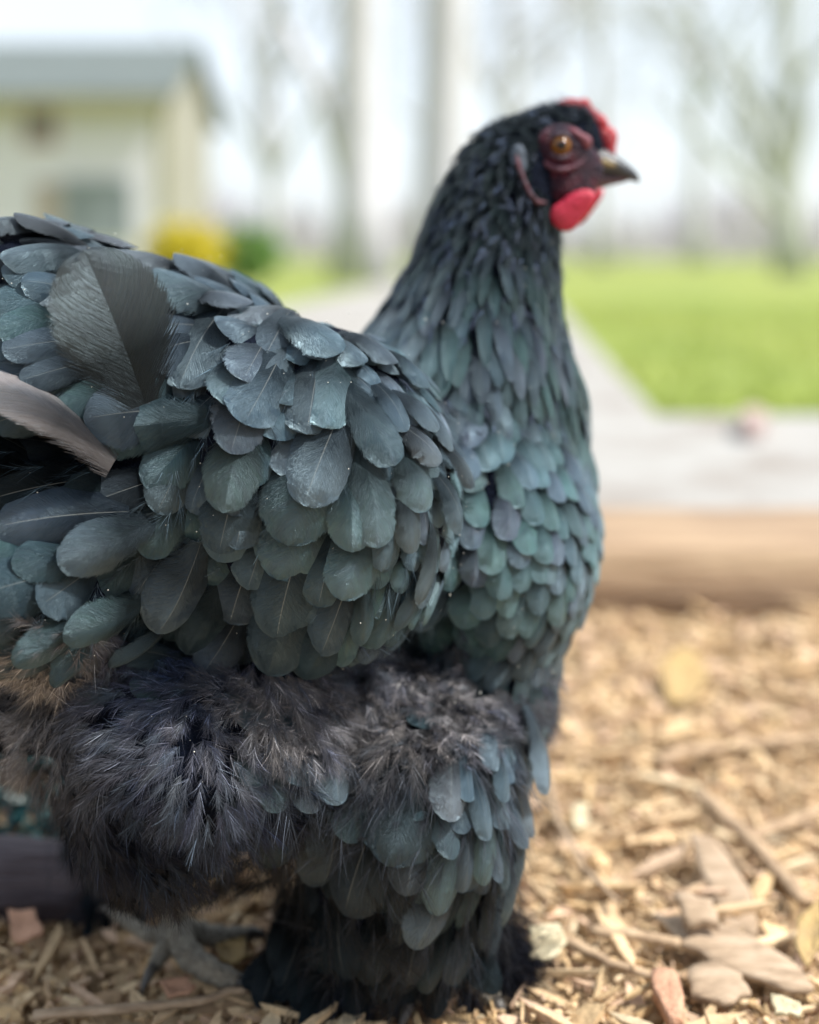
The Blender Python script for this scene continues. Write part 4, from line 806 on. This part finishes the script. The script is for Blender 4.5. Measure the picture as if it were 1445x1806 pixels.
# low teal-leaved plant in the shade of the step
M_TL = datamat('teal leaves', .35, .3, 200, .2, .6)
r = np.random.default_rng(8); pl = empty('low_plant', (-.27, .71, 0), 'low dark teal leafy plant between the log and the stone step', 'plant'); bpy.context.view_layer.update()
n = 1500; P = np.stack([r.uniform(-.40, -.165, n), r.uniform(.672, .745, n), r.uniform(.0, .052, n)], 1)
aa = r.standard_normal((n, 3)); aa[:, 2] = np.abs(aa[:, 2]) * .6; aa /= np.linalg.norm(aa, axis=1, keepdims=True); bb2 = np.cross(aa, r.standard_normal((n, 3))); bb2 /= np.linalg.norm(bb2, axis=1, keepdims=True)
Ls = r.uniform(.008, .018, (n, 1)); Wl = Ls * .45
X = np.stack([P, P + aa * Ls * .5 + bb2 * Wl * .5, P + aa * Ls, P + aa * Ls * .5 - bb2 * Wl * .5], 1).reshape(-1, 3); Fc = np.arange(4 * n).reshape(-1, 4)
mesh_obj('leaves', X, Fc, M_TL, pl, False, np.repeat(np.array([.03, .11, .12]) * r.uniform(.4, 2.2, (n, 1)), 4, 0))
b = MB()
for i in range(24):
    x = r.uniform(-.39, -.17); y = r.uniform(.68, .74); b.tube([(x, y, -.005), (x + r.normal(0, .01), y, .025), (x + r.normal(0, .02), y, .05)], [.0016, .0012, .0006], 5)
b.build('stems', M_LOG, pl)

# small reddish thing on the apron
b = MB(); c0 = px(1330, 765, 2.02); 
o = slab('brick_chunk', [(1308,756),(1330,748),(1350,758),(1347,778),(1314,780)], ZP, .032, simple('red brick', (.46, .36, .34), .85, (.38, .28, .26), 40, .5, 200), 'small reddish brick chunk on the edge of the concrete', 'brick', 21)

# ------------------------------------------------------------------ house
M_WALL = simple('cream siding', (.88, .85, .95), .8, (.83, .80, .90), 1.2, .2, 20)
M_ROOF = simple('grey green shingles', (.135, .165, .165), .8, (.105, .13, .13), 3, .6, 30)
M_TRIM = simple('olive trim', (.40, .38, .24), .7, (.34, .32, .20), 2); M_GLASS = simple('window glass', (.32, .36, .40), .15, (.26, .30, .34), 1)
HX, HY0, HY1 = -3.93, 20.0, 24.6; ze = 2.92; zr = 4.03
house = empty('house', (-9, 22.3, 0), 'cream house with grey-green shingled roof at the far left', 'house'); bpy.context.view_layer.update()
b = MB(); yw = (HY0 + HY1) / 2
b.add([(-16, HY0, 0), (HX, HY0, 0), (HX, HY1, 0), (-16, HY1, 0), (-16, HY0, ze), (HX, HY0, ze), (HX, HY1, ze), (-16, HY1, ze), (HX, yw, zr - .05), (-16, yw, zr - .05)],
      [(0, 1, 5, 4), (2, 3, 7, 6), (3, 0, 4, 9, 7)]); b.build('wall', M_WALL, house)
b = MB(); b.add([(HX, HY0, 0), (HX, HY1, 0), (HX, HY1, ze), (HX, yw, zr - .05), (HX, HY0, ze)], [(0, 1, 2, 3, 4)]); b.build('gable_wall', simple('darker gable siding', (.34, .33, .29), .8, (.30, .29, .255), 2), house)  # gable end given a darker tone than the front wall
b = MB(); y0 = HY0 - .35; y1 = HY1 + .35; x1 = HX + .22; x0 = -16.2; t_ = .10; zl = ze - .14
b.add([(x0, y0, zl), (x1, y0, zl), (x1, yw, zr), (x0, yw, zr), (x0, y1, zl), (x1, y1, zl), (x0, y0, zl + t_), (x1, y0, zl + t_), (x1, yw, zr + t_), (x0, yw, zr + t_), (x0, y1, zl + t_), (x1, y1, zl + t_)],
      [(0, 3, 2, 1), (3, 4, 5, 2), (6, 7, 8, 9), (9, 8, 11, 10), (0, 1, 7, 6), (1, 2, 8, 7), (2, 5, 11, 8), (5, 4, 10, 11), (4, 3, 9, 10), (3, 0, 6, 9)])
b.build('roof', M_ROOF, house)
b = MB(); b.box(x0 + .1, x1 - .05, y0 - .03, y0 - .003, zl - .12, zl + .05); b.build('fascia', M_TRIM, house)
b = MB(); b.box(HX - .10, HX + .02, HY0 - .02, HY0 + .10, 0, ze - .16); b.build('corner_trim', M_TRIM, house)
def window(xa, xb, za, zb, frame_m):
    b = MB(); t = .07; y = HY0 - .05
    b.box(xa - t, xb + t, y, HY0 - .003, za - t, za); b.box(xa - t, xb + t, y, HY0 - .003, zb, zb + t); b.box(xa - t, xa, y, HY0 - .003, za, zb); b.box(xb, xb + t, y, HY0 - .003, za, zb)
    b.box((xa + xb) / 2 - .02, (xa + xb) / 2 + .02, y + .01, HY0 - .003, za, zb)
    f = b.build('window', frame_m, house); b = MB(); b.box(xa, xb, HY0 - .025, HY0 - .004, za, zb); b.build('pane', M_GLASS, f)
def hz(y, Y=20.): return CAMH - (y - HY) / F * Y
def hx(x, Y=20.): return (x - CX) / F * Y
window(hx(52), hx(92), hz(250), hz(192), simple('reddish frame', (.45, .26, .22), .7))
window(hx(118), hx(228), hz(420), hz(322), simple('blue grey frame', (.42, .46, .50), .7))
window(-12, -11, 1.0, 2.2, M_TRIM)
b = MB(); b.box(hx(118) - .5, hx(118) - .08, HY0 - .04, HY0 - .004, hz(420), hz(322)); b.build('shutter', simple('pinkish shutter', (.50, .42, .38), .7), house)

# ------------------------------------------------------------------ bushes
def bush(x, y_top, rw, Y, pal, label, seed, n=2600, name='bush'):
    r = np.random.default_rng(seed); zt = CAMH - (y_top - HY) / F * Y; X0 = (x - CX) / F * Y
    o = empty(name, (X0, Y, ZP - .01), label, 'bush'); bpy.context.view_layer.update()
    R_ = rw / F * Y; H = zt - ZP; dirs = r.standard_normal((n, 3)); dirs /= np.linalg.norm(dirs, axis=1, keepdims=True); rad = r.random(n)**.4 * (1 + .18 * np.sin(dirs[:, 0] * 7 + 1) * np.sin(dirs[:, 2] * 6))
    P = np.array([X0, Y, ZP + H * .5]) + dirs * rad[:, None] * np.array([R_, R_, H * .52]); a = r.standard_normal((n, 3)); a /= np.linalg.norm(a, axis=1, keepdims=True); b_ = np.cross(a, r.standard_normal((n, 3))); b_ /= np.linalg.norm(b_, axis=1, keepdims=True)
    s_ = R_ * .16 * r.uniform(.6, 1.4, (n, 1)); X = np.stack([P, P + a * s_ * .5 + b_ * s_ * .35, P + a * s_, P + a * s_ * .5 - b_ * s_ * .35], 1).reshape(-1, 3)
    mesh_obj('foliage', X, np.arange(4 * n).reshape(-1, 4), M_LEAF, o, False, np.repeat(np.array(pal)[r.integers(0, len(pal), n)] * r.uniform(.7, 1.25, (n, 1)), 4, 0))
    b = MB()
    for i in range(9): a_ = r.uniform(0, 6.28); b.tube([(X0, Y, ZP - .02), (X0 + math.cos(a_) * R_ * .3, Y + math.sin(a_) * R_ * .3, ZP + H * .4), (X0 + math.cos(a_) * R_ * .7, Y + math.sin(a_) * R_ * .7, ZP + H * .8)], [.02, .014, .006], 5)
    b.build('stem', M_TRK2, o)
M_LEAF = datamat('bush leaves', .7, .2, 20, 0); M_TRK2 = simple('twig bark', (.30, .26, .22), .9, (.2, .17, .15), 8)
bush(325, 392, 72, 12, [(.62, .50, .03), (.70, .56, .03), (.55, .50, .06)], 'yellow flowering bush in front of the house', 31)
bush(438, 400, 62, 12.6, [(.16, .30, .07), (.20, .36, .10), (.12, .24, .06)], 'round green bush right of the yellow one', 32)

# ------------------------------------------------------------------ trees
M_TRK = simple('pale hazed bark', (.44, .44, .48), .8, [(.3, (.50, .50, .54)), (.6, (.58, .58, .63)), (.8, (.64, .64, .67))], 2.5, .5, 20)  # pale bark, lightened further to put haze into its colour
M_TRKG = simple('pale grey green bark', (.54, .56, .54), .8, (.46, .48, .46), 3, .4, 20)
def tree(x, Y, rpx, H, label, seed, m=None, lean=0.0, fork=None, spread=.45, depth=4, first=.35, nbr=4):
    r = random.Random(seed); X0 = (x - CX) / F * Y; R0 = rpx / F * Y
    o = empty('tree', (X0, Y, ZP - .02), label, 'tree', 'bare trees behind the lawn'); bpy.context.view_layer.update()
    tb = MB(); cb = MB(); m = m or M_TRK
    pts = [Vector((X0, Y, ZP - .05))]; rad = [R0 * 1.35]; n = 9
    for i in range(1, n + 1):
        t_ = i / n; pts.append(Vector((X0 + lean * H * t_ + .12 * R0 * math.sin(5 * t_ + seed), Y + .1 * math.sin(3 * t_), ZP + H * t_ * .8))); rad.append(R0 * (1 - .5 * t_))
    tb.tube(pts, rad, 12); tb.build('trunk', m, o, True)
    def branch(p, d, L, rd, dep):
        q = [p]; dd = d.copy(); seg = 4
        for i in range(seg):
            dd = (dd + Vector((r.gauss(0, .14), r.gauss(0, .14), r.gauss(.05, .10)))).normalized(); q.append(q[-1] + dd * (L / seg))
        rr = [rd * (1 - .65 * i / seg) for i in range(seg + 1)]; cb.tube(q, rr, 5 if dep < 3 else 7)
        if dep <= 0: return
        for i in range(nbr):
            k_ = r.randint(1, seg); a = Vector((r.gauss(0, 1), r.gauss(0, 1), r.gauss(.1, .6))).normalized(); nd = (dd * .8 + a * spread * 1.5).normalized()
            branch(q[k_], nd, L * r.uniform(.5, .72), rr[k_] * .62, dep - 1)
    for i in range(8):
        k_ = r.randint(int(first * n), n); a = r.uniform(0, 6.28); d = Vector((math.cos(a) * .7, math.sin(a) * .5, r.uniform(.4, 1))).normalized()
        branch(pts[k_], d, H * r.uniform(.28, .42), rad[k_] * .55, depth - 1)
    if fork:
        for (fx, fy, tx, ty, rp) in fork:
            a_, b_ = px(fx, fy, Y), px(tx, ty, Y); mid = (a_ + b_) / 2 + np.array([.1, 0, 0]); cb.tube([a_, mid, b_], [rp / F * Y, rp * .8 / F * Y, rp * .55 / F * Y], 8)
            branch(Vector(b_), Vector(b_ - a_).normalized(), H * .3, rp * .5 / F * Y, 2)
    cb.build('crown', m, o, True)
tree(638, 13, 46, 9.5, 'pale grey bare tree with a thick trunk left of the hen\'s neck', 3, fork=[(620, 330, 500, 40, 22)])
tree(785, 15, 50, 11, 'thickest pale bare tree trunk rising directly above the hen\'s neck', 5)
tree(1395, 17, 26, 7.5, 'bare grey-green tree at the right edge with branches fanning upward', 9, M_TRKG, first=.2, spread=.5, fork=[(1390, 330, 1240, 60, 14), (1400, 300, 1440, 60, 12), (1385, 360, 1290, 200, 10)])
tree(1060, 30, 14, 11, 'slender bare tree straight above the comb', 12, M_TRK, first=.3, spread=.5)
tree(905, 24, 18, 10, 'bare tree between the hen\'s head and the thickest trunk', 14, M_TRK, first=.3, spread=.5)
tree(1230, 36, 14, 13, 'distant slender bare tree right of the beak', 17, M_TRK, first=.25, spread=.5)
tree(480, 34, 16, 14, 'distant bare tree just right of the house', 19, M_TRK, first=.3, spread=.5)
# far treeline: mass of twigs, distance haze put into their pale colour
r = np.random.default_rng(12); n = 9000
P = np.stack([r.uniform(-45, 70, n), r.uniform(75, 95, n), np.zeros(n)], 1); hgt = 1.6 + 1.0 * np.sin(P[:, 0] * .35) + .8 * np.sin(P[:, 0] * .9 + 2) + r.uniform(0, 2.0, n)
D = np.stack([r.normal(0, .18, n), np.zeros(n), np.ones(n)], 1); Vd = strands(P, D, hgt, np.full(n, .22), 3, np.array([.60, .57, .62]) * r.uniform(.75, 1.15, (n, 1)), 0, 2)
o = mesh_obj('far_woods', Vd[0], Vd[1], M_LEAF, None, True, Vd[2], loc=(0, 85, 0)); tag(o, 'hazy grey-purple line of distant woods', 'woods', kind='stuff')
# grass blades along the lawn
n = 26000; P = np.stack([r.uniform(-2.5, 3.5, n), 2.21 + 5 * r.random(n)**1.6, np.full(n, ZP - .01)], 1); xp = .44 + .0815 * (P[:, 1] - 2.2); ok = (P[:, 0] > xp) | (P[:, 0] < xp - 1.55); P = P[ok]; n = len(P)
D = np.stack([r.normal(0, .35, n), r.normal(0, .35, n), np.ones(n)], 1); D /= np.linalg.norm(D, axis=1, keepdims=True)
Vd = strands(P, D, r.uniform(.02, .05, n), np.full(n, .004), 4, np.array([.27, .34, .06]) * r.uniform(.6, 1.5, (n, 1)), .2, 2)
o = mesh_obj('grass', Vd[0], Vd[1], M_LEAF, None, True, Vd[2], loc=(0, 3, 0)); tag(o, 'bright green grass blades on the lawn', 'grass', kind='stuff')
print('done')
